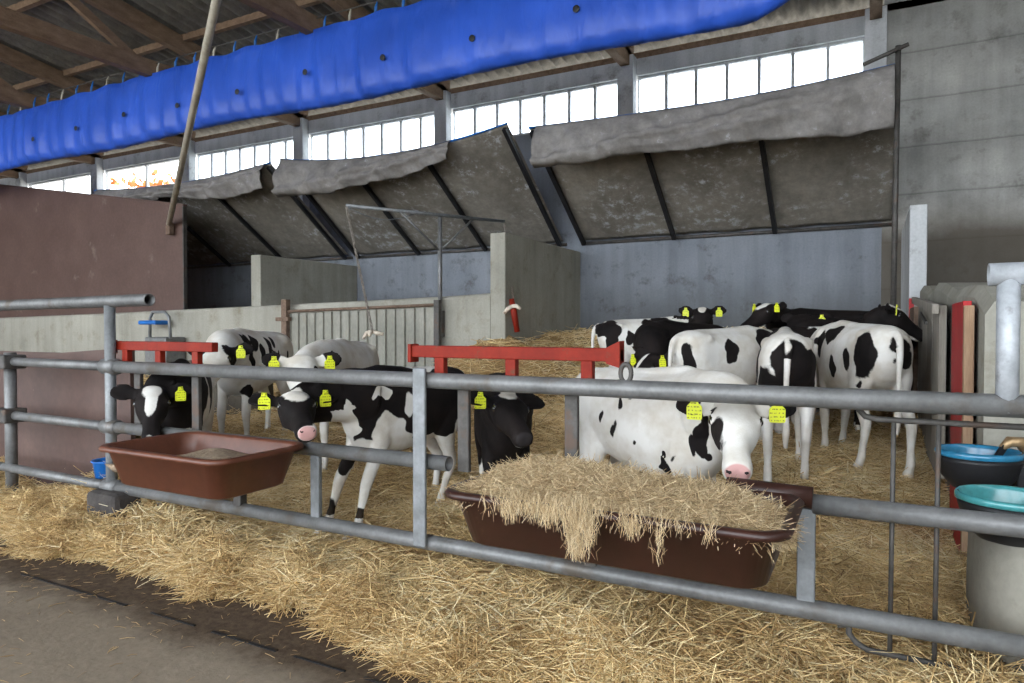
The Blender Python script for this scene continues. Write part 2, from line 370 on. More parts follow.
# corrugated roof rising towards the front, its boards, purlins and timber trusses
SL = .15
RZ = lambda y: 4.80 + SL * (BW - y)
nx = 26 * 8 * 3
def rf(u, v):
    x = -21 + 26 * u; y = 9.4 - 16 * v
    return Vector((x, y, RZ(y) + .10 + .042 * math.sin(x * 2 * math.pi / .18)))
c = struct('ceiling', fix(grid(1432, 1, rf)), noisy('roof_sheet_underside', (.10, .095, .085), (.20, .185, .165), 6, .85, .1), smooth=True)
for i in range(11):
    y = BW - 1.0 - i * 1.35
    bm = bmesh.new(); beam(bm, (-21, y, RZ(y) + .03), (5, y, RZ(y) + .03), .07, .09); struct('trim_%d' % (60 + i), bm, M['timber'], 'long timber purlin under the roof sheets')
bm = boxbm(-21, 5, BW - .02, BW + .2, 4.64, 4.72); struct('trim_41', bm, M['timber'], 'timber wall plate under the eaves')
for k, x in enumerate(COLX[:8]):
    t = thing('roof_truss', 'dark timber roof truss rising from the window wall over the calf pens', 'truss', (x, BW - .08, 4.6), 0, 'timber roof trusses')
    yb = lambda s: -11.3 * s
    b0 = Vector((0, 0, .03)); b1 = Vector((0, -15.1, -.14)); t0 = Vector((0, .1, .14)); t1 = Vector((0, -15.1, 2.35))
    obj('bottom_chord', beam(bmesh.new(), b0, b1, .12, .21), M['timber'], t)
    obj('top_chord', beam(bmesh.new(), t0, t1, .12, .22), M['timber'], t)
    n = 9; pts = []
    for j in range(n + 1):
        s = (j + .9) / (n + 1); pts.append(b0.lerp(b1, s) if j % 2 else t0.lerp(t1, s))
    for a, b in zip(pts, pts[1:]): obj('web_brace', beam(bmesh.new(), a, b, .06, .11), M['timber'], t)
# vertical posts carrying the open front
for i, x in enumerate(COLX[:8:2] + [4.6]):
    bm = boxbm(x - .1, x + .1, -6.5, -6.3, 0, 7.0, .01); struct('trim_%d' % (50 + i), bm, M['timber'], 'timber post at the open front')

# ------------------------------------------------------------------ inner walls
bm = boxbm(-3.74, -3.55, 6.60, BW, 0, 2.15, .012); tag(obj('partition_wall', bm, M['conc_low']), 'grey concrete partition wall jutting out beside the red hanging toy', 'wall')
bm = boxbm(-7.69, -7.50, 6.78, BW, 0, 2.12, .012); tag(obj('partition_wall', bm, M['conc_low']), 'grey concrete partition wall behind the low wall, left of the crossbar frame', 'wall')
bm = boxbm(.295, .43, 6.96, BW, 0, 2.18, .01); tag(obj('partition_wall', bm, M['conc_light']), 'tall pale end slab of the partition beside the vertical drain pipe', 'wall')
# low wall with its sloping rounded top
def lowwall(pts, y0, y1, m, name='low_wall'):
    bm = bmesh.new(); prof = []
    for x, z in pts:
        d = (y1 - y0) * .22
        ring = [bm.verts.new((x, yy, zz)) for yy, zz in ((y0, 0), (y0, z - d), (y0 + d * .4, z - d * .3), (y0 + d * 1.3, z), (y1 - d * 1.3, z), (y1 - d * .4, z - d * .3), (y1, z - d), (y1, 0))]
        prof.append(ring)
    for A, B in zip(prof, prof[1:]):
        for i in range(len(A)): bm.faces.new((A[i], A[(i + 1) % 8], B[(i + 1) % 8], B[i]))
    bm.faces.new(prof[0]); bm.faces.new(prof[-1][::-1])
    return obj(name, fix(bm), m)
lw = lowwall([(-18, 1.20), (-14, 1.285), (-11, 1.33), (-9, 1.37), (-7.5, 1.40), (-6, 1.43), (-5, 1.45), (-4.2, 1.47), (-3.74, 1.49)], 6.60, 6.76, M['conc_low'])
tag(lw, 'long low concrete wall behind the calves on the left', 'wall')
bm = bmesh.new(); R = []
for y, z in [(3.10, 1.20), (3.4, 1.275), (3.8, 1.30), (4.3, 1.30), (4.6, 1.335), (5.0, 1.38), (5.5, 1.41), (5.9, 1.36), (6.3, 1.43), (6.96, 1.47)]:
    R.append([bm.verts.new(p) for p in ((.38, y, 0), (.38, y, z - .05), (.41, y, z), (.80, y, z - .01), (.84, y, z - .06), (.84, y, 0))])
for A, B in zip(R, R[1:]):
    for i in range(6): bm.faces.new((A[i], A[(i + 1) % 6], B[(i + 1) % 6], B[i]))
bm.faces.new(R[0]); bm.faces.new(R[-1][::-1])
tag(obj('low_wall', fix(bm), M['conc_low']), 'thick low concrete wall along the right side of the calf pen', 'wall')
# boards and red strips on it
def board(x0, x1, y0, y1, z0, z1, m, name, label, cat, rz=0):
    return tag(obj(name, boxbm(x0, x1, y0, y1, z0, z1, .004), m), label, cat)
board(.30, .345, 6.25, 6.9, .35, 1.27, M['rust'], 'wooden_gate', 'brown wooden hurdle at the far end of the right wall', 'gate')
board(.295, .335, 6.93, 6.955, .5, 1.36, M['redb'], 'red_post', 'thin red post beside the black calf looking right', 'post')
g = thing('wooden_gate', 'weathered grey board gate with a rail on top, leaning along the right wall', 'gate', (.34, 5.2, .2))
for j in range(4):
    y0 = -.95 + j * .45; obj('plank', boxbm(-.02, .015, y0, y0 + .43, .1, 1.02 + .015 * j, .004), M['wood_gray'], g)
obj('top_rail', beam(bmesh.new(), (-.04, -1.0, 1.0), (-.04, 1.05, 1.12), .03, .05), M['wood_gray'], g)
obj('latch_bar', beam(bmesh.new(), (-.045, -.4, .93), (-.045, .1, 1.0), .012, .02), M['dull_steel'], g)
g = thing('red_board', 'bright red upright board with a bare wood edge on the right wall', 'board', (.35, 3.6, .2))
obj('board_face', boxbm(-.02, .01, -.30, .12, -.05, 1.01, .003), M['redb'], g)
obj('board_edge', boxbm(-.02, .015, -.35, -.302, -.05, .99, .003), M['wood_tan'], g)
# rounded concrete plinth under the drinkers
bm = bmesh.new(); secs = []
for z, s in ((-.02, 1), (.25, 1), (.40, .985), (.50, .96), (.53, .9)):
    ring = []
    for k in range(28):
        a = 2 * math.pi * k / 28; ca, sa = math.cos(a), math.sin(a)
        px_ = .60 + .30 * s * math.copysign(abs(ca) ** .6, ca); py_ = 2.70 + .36 * s * math.copysign(abs(sa) ** .6, sa)
        ring.append(bm.verts.new((px_, py_, z)))
    secs.append(ring)
for A, B in zip(secs, secs[1:]):
    for k in range(28): bm.faces.new((A[k], A[(k + 1) % 28], B[(k + 1) % 28], B[k]))
bm.faces.new(secs[0][::-1]); bm.faces.new(secs[-1])
tag(obj('concrete_plinth', fix(bm), M['conc_low'], smooth=True), 'rounded concrete plinth under the two drinking bowls', 'plinth')

def lathe(bm, prof, n=40, sx=1, sy=1, sq=1.0):
    rings = []
    for r, z in prof:
        ring = []
        for k in range(n):
            a = 2 * math.pi * k / n; ca, sa = math.cos(a), math.sin(a)
            ring.append(bm.verts.new((sx * r * math.copysign(abs(ca) ** sq, ca), sy * r * math.copysign(abs(sa) ** sq, sa), z)))
        rings.append(ring)
    for A, B in zip(rings, rings[1:]):
        for k in range(n): bm.faces.new((A[k], A[(k + 1) % n], B[(k + 1) % n], B[k]))
    bm.faces.new(rings[0][::-1]); bm.faces.new(rings[-1]); return bm
def drinker(loc, r, m, label, rz, valve=True):
    t = thing('drinking_bowl', label, 'drinker', loc, rz)
    bm = lathe(bmesh.new(), [(r * .35, -.135), (r * .60, -.125), (r * .84, -.085), (r * .95, -.03), (r * .965, -.012), (r * .90, -.02), (r * .6, -.11), (r * .2, -.12)], sx=1, sy=.92)
    obj('outer_shell', fix(bm), M['black_rubber'], t, True)
    bm = lathe(bmesh.new(), [(r * .2, -.108), (r * .55, -.098), (r * .80, -.055), (r * .90, -.008), (r * .93, .004), (r * .97, .008), (r * 1.0, 0), (r * 1.0, -.012), (r * .93, -.016), (r * .86, -.055), (r * .6, -.105), (r * .2, -.115)], sx=1, sy=.92)
    obj('basin', fix(bm), m, t, True)
    if valve:
        v = obj('valve_body', tube(bmesh.new(), [(r * .55, .02, .012), (r * .75, .03, .035), (r * .98, .03, .035), (r * 1.1, .03, .01)], [.010, .019, .02, .016], 12), M['brass'], t, True)
        obj('paddle', beam(bmesh.new(), (r * .30, .0, -.045), (r * .62, .02, .02), .012, .02), M['black_rubber'], v)
        obj('mounting_arm', boxbm(r * .8, r * 1.45, -.03, .07, -.14, -.02, .01), M['black_rubber'], t)
    else:
        obj('mounting_arm', boxbm(r * .1, r * 1.2, -.05, .05, -.15, -.11, .01), M['black_rubber'], t)
    return t
drinker((.335, 2.84, .672), .132, M['blue_enamel'], 'bright blue drinking bowl with a brass valve, further from the camera', .15)
drinker((.375, 2.46, .602), .145, M['teal_enamel'], 'teal drinking bowl at the right edge, nearest the rail', -.1, False)

# ------------------------------------------------------------------ brown boards on the left
t = thing('board_panel', 'large brown film-faced board standing behind the low wall, top left', 'panel', (-9.13, 6.85, 0))
def sl(x0, x1, y0, y1, zb, zt0, zt1):
    bm = bmesh.new(); v = [bm.verts.new(p) for p in ((x0, y0, zb), (x1, y0, zb), (x1, y0, zt1), (x0, y0, zt0), (x0, y1, zb), (x1, y1, zb), (x1, y1, zt1), (x0, y1, zt0))]
    for f_ in ((0, 1, 2, 3), (5, 4, 7, 6), (4, 0, 3, 7), (1, 5, 6, 2), (3, 2, 6, 7), (4, 5, 1, 0)): bm.faces.new([v[i] for i in f_])
    return bm
obj('board_face', sl(-7, 0, -.05, -.01, .05, 4.02, 2.93), M['panelboard'], t)
obj('edge_cap', beam(bmesh.new(), (-7, -.03, 4.03), (.02, -.03, 2.94), .07, .03), M['panelboard2'], t)
obj('edge_angle', boxbm(-.012, .012, -.06, .0, .05, 2.93), M['dull_steel'], t)
pn = sl(-1.35, 0, -.02, .01, .05, .905, .985)
bpn = tag(obj('board_panel', pn, M['panelboard2']), 'low brown board with pale scratches behind the left end of the fence', 'panel'); bpn.location = (-3.84, 2.52, 0)
bpn = tag(obj('board_panel', sl(-1.2, 0, -.02, .01, .05, .93, .93), M['panelboard']), 'narrow darker brown board at the far left, behind the fence post', 'panel'); bpn.location = (-4.95, 2.72, 0)

# leaning cream pole and its foot bracket
A = W(167, 224, 10.25); A.y = 6.72; B = Vector((-5.16, 4.2, 4.03)); Bt = A + (B - A) * 1.45
t = thing('leaning_pole', 'long cream tube leaning from the brown panel up to the roof', 'pole', A)
obj('pole_tube', tube(bmesh.new(), [(0, 0, 0), Bt - A], .040, 14), M['white_paint'], t, True)
obj('foot_bracket', boxbm(-.045, .045, -.03, .05, -.16, .02, .008), M['rust'], t)

# ------------------------------------------------------------------ blue rolled wind curtain
CX0, CX1, CY = -17.5, -.50, 6.0
t = thing('wind_curtain', 'long bright blue tarpaulin curtain hung under the roof', 'curtain', (0, CY, 0))
def zt(x): return 4.535 + .02 * math.sin(x * 9) * abs(math.sin(x * 1.1)) - .012 * max(0, -x - 9)
def zb(x):
    e = max(0, (x - (CX1 - .75)) / .75); return 3.655 + .025 * math.sin(x * 1.5) + .10 * e ** 3 - .008 * max(0, -x - 9)
cs = [(0, .02), (-.055, -.01), (-.05, -.10), (-.085, -.25), (-.100, -.45), (-.112, -.65), (-.105, -.86), (-.07, -.965), (0, -1.0), (.07, -.955), (.10, -.82), (.09, -.5), (.06, -.2), (.05, -.05)]
bm = bmesh.new(); rings = []; NXC = 520
for i in range(NXC + 1):
    x = CX0 + (CX1 - CX0) * i / NXC; h = zt(x) - zb(x); ring = []
    e = max(0, (x - (CX1 - .35)) / .35); sh = 1 - .75 * e ** 2
    for j, (dy, dz) in enumerate(cs):
        w = .014 * math.sin(x * 7.3 + 2.2 * math.sin(x * 1.3) + dz * 1.5) + .014 * math.sin(x * 19 + dz * 3 + 3 * math.sin(x)) + .016 * math.exp(-(((x * .91) % 1 - .5) / .05) ** 2) * (-dz)
        # soft creases running down each bay
        ring.append(bm.verts.new((x, dy * sh - w * (1 if dy < 0 else -.6) * min(1, -dz * 4 + .2), zt(x) + dz * h * (1 - .10 * e) - .03 * e * (dz > -.3))))
    rings.append(ring)
m_ = len(cs)
for A_, B_ in zip(rings, rings[1:]):
    for k in range(m_): bm.faces.new((A_[k], A_[(k + 1) % m_], B_[(k + 1) % m_], B_[k]))
bm.faces.new(rings[0]); bm.faces.new(rings[-1][::-1])
obj('curtain_cloth', fix(bm), M['blue_tarp'], t, True)
k = 0; x = -1.3
while x > -16.5:
    obj('grommet', lathe(bmesh.new(), [(.02, -.008), (.034, -.004), (.034, .004), (.02, .008)], 12), M['black_rubber'], t)
    g_ = bpy.data.objects[t.children[-1].name]; g_.rotation_euler = (math.pi / 2, 0, 0); g_.location = (x, -.150, 3.99 + .03 * math.sin(k * 2)); x -= 1.11; k += 1
x = -.75; k = 0
while x > -17:
    r = .5 + .5 * math.sin(k * 2.4)
    obj('strap', tube(bmesh.new(), [(x, -.03, zt(x) - .03), (x + .01, -.03, zt(x) + .06), (x, 0, 4.67)], [.014, .016, .008], 6), M['blue_plastic'] if k % 3 else M['white_paint'], t); x -= .37; k += 1
tag(obj('support_cable', tube(bmesh.new(), [(-21, CY, 4.67), (-.3, CY, 4.68), (4.9, CY, 4.72)], .007, 6), M['dull_steel']), 'thin steel cable carrying the blue curtain straps', 'cable')

# ------------------------------------------------------------------ canopies over the lying area
def canopy(x0, x1, battens, label, flapx, zf, flapb, rightpipe=False):
    t = thing('tarpaulin_canopy', label, 'canopy', ((x0 + x1) / 2, 8.70, 0)); cx = (x0 + x1) / 2
    YF = 7.08
    def S(u, v):
        x = x0 + (x1 - x0) * u; y = 8.72 + (YF - 8.72) * v; z = 2.30 + (zf(u) - 2.30) * v
        bay = 0
        bx = sorted(battens)
        for a, b in zip(bx, bx[1:]):
            if a <= x <= b: bay = math.sin(math.pi * (x - a) / (b - a))
        z -= .07 * bay * math.sin(math.pi * min(1, v)) + .008 * math.sin(x * 9 + v * 5) * math.sin(v * 11 + x)
        return Vector((x - cx, y - 8.70, z))
    o = obj('roof_sheet', fix(grid(90, 40, S)), M['canopy'], t, True); solid(o, .006, 0)
    for b in battens:
        u = (b - x0) / (x1 - x0); z1 = zf(min(max(u, 0), 1)) - .05
        obj('batten', beam(bmesh.new(), (b - cx, .0, 2.24), (b - cx, YF - 8.70, z1), .05, .05), M['black_rubber'], t)
    obj('rear_pipe', tube(bmesh.new(), [(x0 - cx - .03, .08, 2.26), (x1 - cx + .03, .08, 2.26)], .022, 10), M['dull_steel'], t, True)
    pp = [(x0 + (x1 - x0) * i / 12 - cx, YF - 8.70, zf(i / 12) + .0) for i in range(13)]
    obj('front_cord', tube(bmesh.new(), pp, .013, 8), M['blue_plastic'], t, True)
    f0, f1 = flapx
    def Fl(u, v):
        x = f0 + (f1 - f0) * u; uu = (x - x0) / (x1 - x0); zt_ = zf(uu); zb_ = flapb(uu)
        fold = .035 * math.sin(x * 8 + v * 4 + 2 * math.sin(x * 2)) + .02 * math.sin(x * 21 - v * 7)
        dia = .07 * math.exp(-((v - .1 - .8 * (1 - u)) / .09) ** 2) + .05 * math.exp(-((v - .9 + .6 * u * u) / .08) ** 2)
        return Vector((x - cx, YF - 8.70 - .02 - .10 * math.sin(math.pi * v * .9) + (fold - dia) * min(1, v * 3), zt_ + (zb_ - zt_) * v + .015 * math.sin(x * 5) * v))
    o = obj('hanging_flap', fix(grid(110, 16, Fl)), M['flap'], t, True); solid(o, .006, 0)
    return t
canopy(-3.50, .20, [-3.46, -2.23, -1.02], 'widest tarpaulin canopy with a pale hanging flap, above the back calves', (-3.40, .17),
       lambda u: 3.37 + .10 * (2 * u - 1) ** 2 * (1 if u > .5 else .3) , lambda u: 2.90 + .03 * math.sin(u * 4))
canopy(-7.42, -3.78, [-7.38, -6.19, -5.0, -3.82], 'middle tarpaulin canopy with a drooping flap, above the crossbar frame', (-7.40, -4.55),
       lambda u: 3.33 + .16 * (2 * u - 1) ** 2, lambda u: min(3.33 + .16 * (2 * u - 1) ** 2 - .02, 2.93 + .5 * max(0, u - .25) ** 1.5))
canopy(-11.8, -7.62, [-11.75, -10.4, -9.03, -7.66], 'left tarpaulin canopy, half hidden behind the brown panel', (-11.7, -7.7),
       lambda u: 3.36 + .10 * (2 * u - 1) ** 2, lambda u: 3.0 + .15 * abs(math.sin(u * 4)))
t = thing('canopy_post', 'thin dark vertical pipe holding the right corner of the widest canopy', 'post', (.175, 7.05, .75))
obj('pipe', tube(bmesh.new(), [(0, 0, 0), (.02, 0, 2.87)], .024, 12), M['dull_steel'], t, True)
obj('cross_bar', tube(bmesh.new(), [(-.26, -.03, 2.74), (.10, -.03, 2.86)], .018, 10), M['dull_steel'], t, True)

# ------------------------------------------------------------------ frame with hanging toys on the low wall
t = thing('toy_frame', 'grey T-shaped pipe frame on the low wall, crossbar over two pens', 'frame', (-4.37, 6.55, 0))
obj('upright', tube(bmesh.new(), [(0, 0, 1.0), (0, 0, 2.37)], .026, 12), M['galv'], t, True)
ca, cb = Vector((-.46, -1.05, 2.37)), Vector((.40, .81, 2.40))
obj('crossbar', tube(bmesh.new(), [ca, cb], .020, 12), M['galv_light'], t, True)
obj('brace', tube(bmesh.new(), [(0, 0, 1.98), ca.lerp(cb, .30)], .013, 10), M['galv'], t, True)
obj('brace', tube(bmesh.new(), [(0, 0, 1.98), ca.lerp(cb, .78)], .013, 10), M['galv'], t, True)
obj('sagging_cord', tube(bmesh.new(), [ca.lerp(ca.lerp(cb, .40), i / 8) - Vector((0, 0, .10 * math.sin(math.pi * i / 8) + .01)) for i in range(9)], .007, 6), M['galv_light'], t, True)
obj('clamp_plate', boxbm(-.045, .045, -.03, .03, 1.0, 1.30, .006), M['dull_steel'], t)
def chain(bm, a, b, ll=.045, r=.006):
    a, b = Vector(a), Vector(b); n = max(2, int((b - a).length / (ll * .78))); d = (b - a).normalized()
    s = d.cross(Vector((0, 1, 0))).normalized(); u = d.cross(s)
    for i in range(n):
        c_ = a + (b - a) * ((i + .5) / n); w = s if i % 2 else u
        tube(bm, [c_ + d * (math.cos(q) * ll * .5) + w * (math.sin(q) * ll * .26) for q in [2 * math.pi * k / 8 for k in range(9)]], r, 5)
    return bm
def toy(loc, label, arms, chain_to, body=None):
    t = thing('hanging_toy', label, 'toy', loc)
    obj('chain', chain(bmesh.new(), (0, 0, .04), chain_to), M['chain'], t)
    for a in arms: obj('arm', tube(bmesh.new(), a, [.020, .024, .016][:len(a)] if len(a) == 3 else .02, 10), M['bone'], t, True)
    if body: obj('body', tube(bmesh.new(), body, [.028, .036, .030], 12), M['red'], t, True)
    return t
p = W(372, 333, 7.15)
toy(p, 'beige chew toy with curved arms hanging on a chain in front of the corrugated sheet', [[(0, 0, .02), (-.06, -.01, 0), (-.10, -.02, -.06)], [(0, 0, .02), (.06, 0, .0), (.13, .02, -.01)], [(0, 0, .02), (.02, -.05, .01), (.04, -.09, -.03)]], (Vector((-4.83, 5.5, 2.36)) - p))
p = W(514, 309, 7.45)
toy(p, 'red stick toy with a white curved grip hanging in front of the partition wall', [[(0, -.04, .03), (-.05, -.05, .0), (-.10, -.05, -.05)], [(0, -.04, .03), (.05, -.04, .03), (.10, -.04, .0)]], (Vector((-3.97, 7.36, 2.39)) - p), [(-.03, 0, .11), (0, 0, -.04), (.04, 0, -.25)])

# corrugated sheet gate at the low wall
t = thing('sheet_gate', 'weathered corrugated sheet gate hung in front of the low wall', 'gate', (-5.53, 6.50, 0))
def cg(u, v):
    x = -1.12 + 2.24 * u; return Vector((x, .012 * (1 if math.sin(x * 2 * math.pi / .14) > .2 else -1), .30 + (1.015 + .05 * u - .03) * v))
obj('sheet', fix(grid(320, 2, cg)), M['sheet_gray'], t); solid(bpy.data.objects[t.children[-1].name], .003)
obj('top_tube', tube(bmesh.new(), [(-1.2, -.01, 1.315), (1.15, -.01, 1.365)], .018, 10), M['rust'], t, True)
obj('hinge_post', boxbm(-1.24, -1.15, -.05, .03, .1, 1.47, .006), M['rust'], t)
obj('hinge', boxbm(-1.32, -1.10, -.07, .0, 1.19, 1.24, .005), M['rust'], t)
obj('hinge', boxbm(-1.30, -1.10, -.07, .0, .85, .89, .005), M['rust'], t)
obj('end_post', boxbm(1.13, 1.20, -.04, .02, .1, 1.42, .005), M['dull_steel'], t)
# drinker with a tube guard on the low wall, left
p = W(166, 345, 9.9)
t = thing('guarded_drinker', 'grey box drinker with a tube guard and blue lid on the low wall', 'drinker', (p.x, 6.42, .55))
obj('box_body', boxbm(-.24, .24, -.16, .16, -.3, .42, .02), M['galv'], t)
obj('guard_tube', tube(bmesh.new(), [(-.20, -.1, .40), (-.19, -.1, .70), (-.13, -.1, .78), (.14, -.1, .78), (.23, -.1, .70), (.26, -.1, .40)], .022, 10), M['galv_light'], t, True)
obj('lid', boxbm(-.42, -.02, -.14, .08, .60, .66, .02), M['blue_plastic'], t)
# dark rounded block between the legs of the standing calf
bm = bmesh.new(); rr = []
for z, s in ((-.05, 1), (.2, 1), (.38, .97), (.44, .86)):
    rr.append([bm.verts.new((.27 * s * math.copysign(abs(math.cos(a)) ** .5, math.cos(a)), .2 * s * math.copysign(abs(math.sin(a)) ** .5, math.sin(a)), z)) for a in [2 * math.pi * k / 24 for k in range(24)]])
for A_, B_ in zip(rr, rr[1:]):
    for k in range(24): bm.faces.new((A_[k], A_[(k + 1) % 24], B_[(k + 1) % 24], B_[k]))
bm.faces.new(rr[0][::-1]); bm.faces.new(rr[-1])
o = tag(obj('concrete_block', fix(bm), M['dark_block']), 'dirty dark concrete block in the straw behind the speckled calf', 'block'); p = W(243, 400, 6.9); o.location = (p.x, p.y, .25); o.rotation_euler = (0, 0, .4)

# ------------------------------------------------------------------ the rail fence
FY = 2.25
TZ, MZ, BZ = .893, .567, .243
t = thing('rail_fence', 'galvanised three-rail tube fence in front of the calves, across the whole picture', 'fence', (0, FY, 0))
RR = .0315
tp = obj('top_rail', tube(bmesh.new(), [(-3.60, 0, TZ), (1.6, 0, TZ - .004)], RR, 20), M['galv'], t, True)
obj('middle_rail', tube(bmesh.new(), [(-3.60, 0, MZ), (-1.46, 0, MZ)], RR * .95, 20, hollow=.15), M['galv'], t, True)
obj('middle_rail', tube(bmesh.new(), [(-.15, 0, MZ), (1.6, 0, MZ)], RR * .95, 20), M['galv'], t, True)
obj('bottom_rail', tube(bmesh.new(), [(-3.60, 0, BZ), (1.6, 0, BZ)], RR * .95, 20), M['galv'], t, True)
def xat(px, y=FY):
    u = (px - 512) / FPX; c, s = math.cos(YAW), math.sin(YAW); return y * (-s + u * c) / (c + u * s)
obj('upright', boxbm(xat(425) - .030, xat(425) + .030, -.047, -.030, BZ - .01, TZ + .05, .006), M['galv_light'], t)
obj('upright', boxbm(xat(808) - .026, xat(808) + .026, -.012, .012, BZ + .015, MZ - .015, .005), M['galv_light'], t)
obj('upright', boxbm(-2.18, -2.13, -.012, .012, BZ + .015, MZ - .015, .005), M['galv_light'], t)
xl = xat(110)
obj('upright', tube(bmesh.new(), [(xl, 0, .03), (xl, 0, 1.22)], .028, 16), M['galv_light'], t, True)
obj('collar', tube(bmesh.new(), [(xl - .05, 0, TZ), (xl + .06, 0, TZ)], .043, 16), M['galv'], t, True)
obj('collar', tube(bmesh.new(), [(xl - .05, 0, MZ), (xl + .06, 0, MZ)], .040, 16), M['galv'], t, True)
obj('collar', tube(bmesh.new(), [(xl - .05, 0, BZ), (xl + .06, 0, BZ)], .040, 16), M['galv'], t, True)
xr = xat(1008)
obj('upright', tube(bmesh.new(), [(xr, 0, TZ - .02), (xr, 0, 1.23)], .027, 16), M['pale_galv'], t, True)
obj('upper_pipe', tube(bmesh.new(), [(xr - .045, 0, 1.245), (1.6, 0, 1.25)], .031, 20, hollow=.14), M['pale_galv'], t, True)
obj('upper_pipe', tube(bmesh.new(), [(xat(150), 0, 1.245), (-6.9, 0, 1.225)], .032, 20, hollow=.14), M['galv'], t, True)
obj('ring_link', tube(bmesh.new(), [(xat(626) + .019 * math.cos(q), 0, TZ + .052 + .032 * math.sin(q)) for q in [2 * math.pi * k / 16 for k in range(17)]], .0085, 8, caps=False), M['dull_steel'], t, True)
# strut stubs that carry the troughs
obj('trough_strut', boxbm(-.885, -.84, -.02, .02, BZ, .46, .004), M['dull_steel'], t)
obj('trough_strut', boxbm(-2.66, -2.61, -.02, .02, BZ, .46, .004), M['dull_steel'], t)
t2 = thing('rail_fence', 'thinner rail section at the far left with clamped end post', 'fence', (0, FY + .0, 0))
for z in (TZ, MZ, BZ): obj('rail', tube(bmesh.new(), [(-4.70, 0, z + .005), (-3.68, 0, z)], .026, 16), M['galv'], t2, True)
for z in (TZ, MZ, BZ): obj('rail', tube(bmesh.new(), [(-6.9, 0, z + .005), (-4.72, 0, z + .005)], .026, 16), M['galv'], t2, True)
obj('end_post', tube(bmesh.new(), [(-4.66, 0.02, 0), (-4.66, .02, .95)], .033, 16), M['galv'], t2, True)
for z in (TZ, MZ): obj('clamp', boxbm(-4.73, -4.57, -.06, .07, z - .04, z + .045, .01), M['dull_steel'], t2)
# dark foot of the left upright
t = thing('fence_foot', 'dark rubber foot under the upright left of the small trough', 'foot', (xl + .02, FY - .02, 0))
obj('rubber_block', boxbm(-.10, .16, -.08, .08, .10, .235, .03), M['curb'], t); obj('stub', tube(bmesh.new(), [(-.02, -.02, -.02), (-.01, 0, .16)], [.065, .05], 12), M['wood_gray'], t, True)
# thin rod hurdle behind the right end
t = thing('rod_hurdle', 'thin steel rod hurdle hooked behind the right end of the fence', 'hurdle', (0, 2.305, 0))
obj('top_rod', tube(bmesh.new(), [(-.035, 0, TZ - .02), (-.03, 0, .855), (-.012, 0, .835), (.02, 0, .828), (.60, 0, .828)], .009, 10), M['dull_steel'], t, True)
obj('bottom_rod', tube(bmesh.new(), [(-.05, -.02, .26), (-.05, 0, .17), (-.03, 0, .145), (0, 0, .13), (.60, 0, .12)], .009, 10), M['dull_steel'], t, True)
obj('hook', tube(bmesh.new(), [(-.05, -.0, .20), (-.075, -.0, .19), (-.08, 0, .215)], .012, 8), M['dull_steel'], t, True)
for x in (.063, .176): obj('upright_rod', tube(bmesh.new(), [(x, 0, .828), (x - .004, 0, .128)], .0068, 8), M['dull_steel'], t, True)

# red racks over the top rail
def rack(x0, x1, legs, posts, label, flare):
    t = thing('red_rack', label, 'rack', (x0, 2.30, 0)); z = 1.005
    obj('top_bar', boxbm(0, x1 - x0, -.02, .02, z - .024, z + .024, .004), M['red'], t)
    for x in legs: obj('leg', boxbm(x - x0 - .022, x - x0 + .022, -.016, .016, TZ + .01, z - .02, .003), M['red'], t)
    if flare:
        bm = bmesh.new(); L = x1 - x0
        v = [bm.verts.new(p) for p in ((L - .05, -.026, z - .03), (L + .0, -.026, z - .045), (L + .0, -.026, z + .05), (L - .05, -.026, z + .025), (L - .05, .026, z - .03), (L, .026, z - .045), (L, .026, z + .05), (L - .05, .026, z + .025))]
        for f_ in ((0, 1, 2, 3), (5, 4, 7, 6), (4, 0, 3, 7), (1, 5, 6, 2), (3, 2, 6, 7), (4, 5, 1, 0)): bm.faces.new([v[i] for i in f_])
        obj('end_flare', fix(bm), M['red'], t)
    obj('end_plate', boxbm(-.012, .004, -.03, .03, z - .045, z + .03, .003), M['red'], t)
    for x in posts: obj('hanger_post', boxbm(x - x0 - .026, x - x0 + .026, -.01, .012, .53, TZ, .004), M['dull_steel'], t)
y3 = 2.30
rack(xat(414, y3), xat(622, y3), [xat(441, y3), xat(512, y3), xat(588, y3)], [xat(464, y3), xat(572, y3)], 'red steel rack with a flared end on the top rail above the hay trough', True)
rack(xat(112, y3), xat(215, y3), [xat(127, y3), xat(160, y3), xat(197, y3)], [xat(138, y3), xat(196, y3)], 'smaller-looking red steel rack on the top rail above the left trough', False)

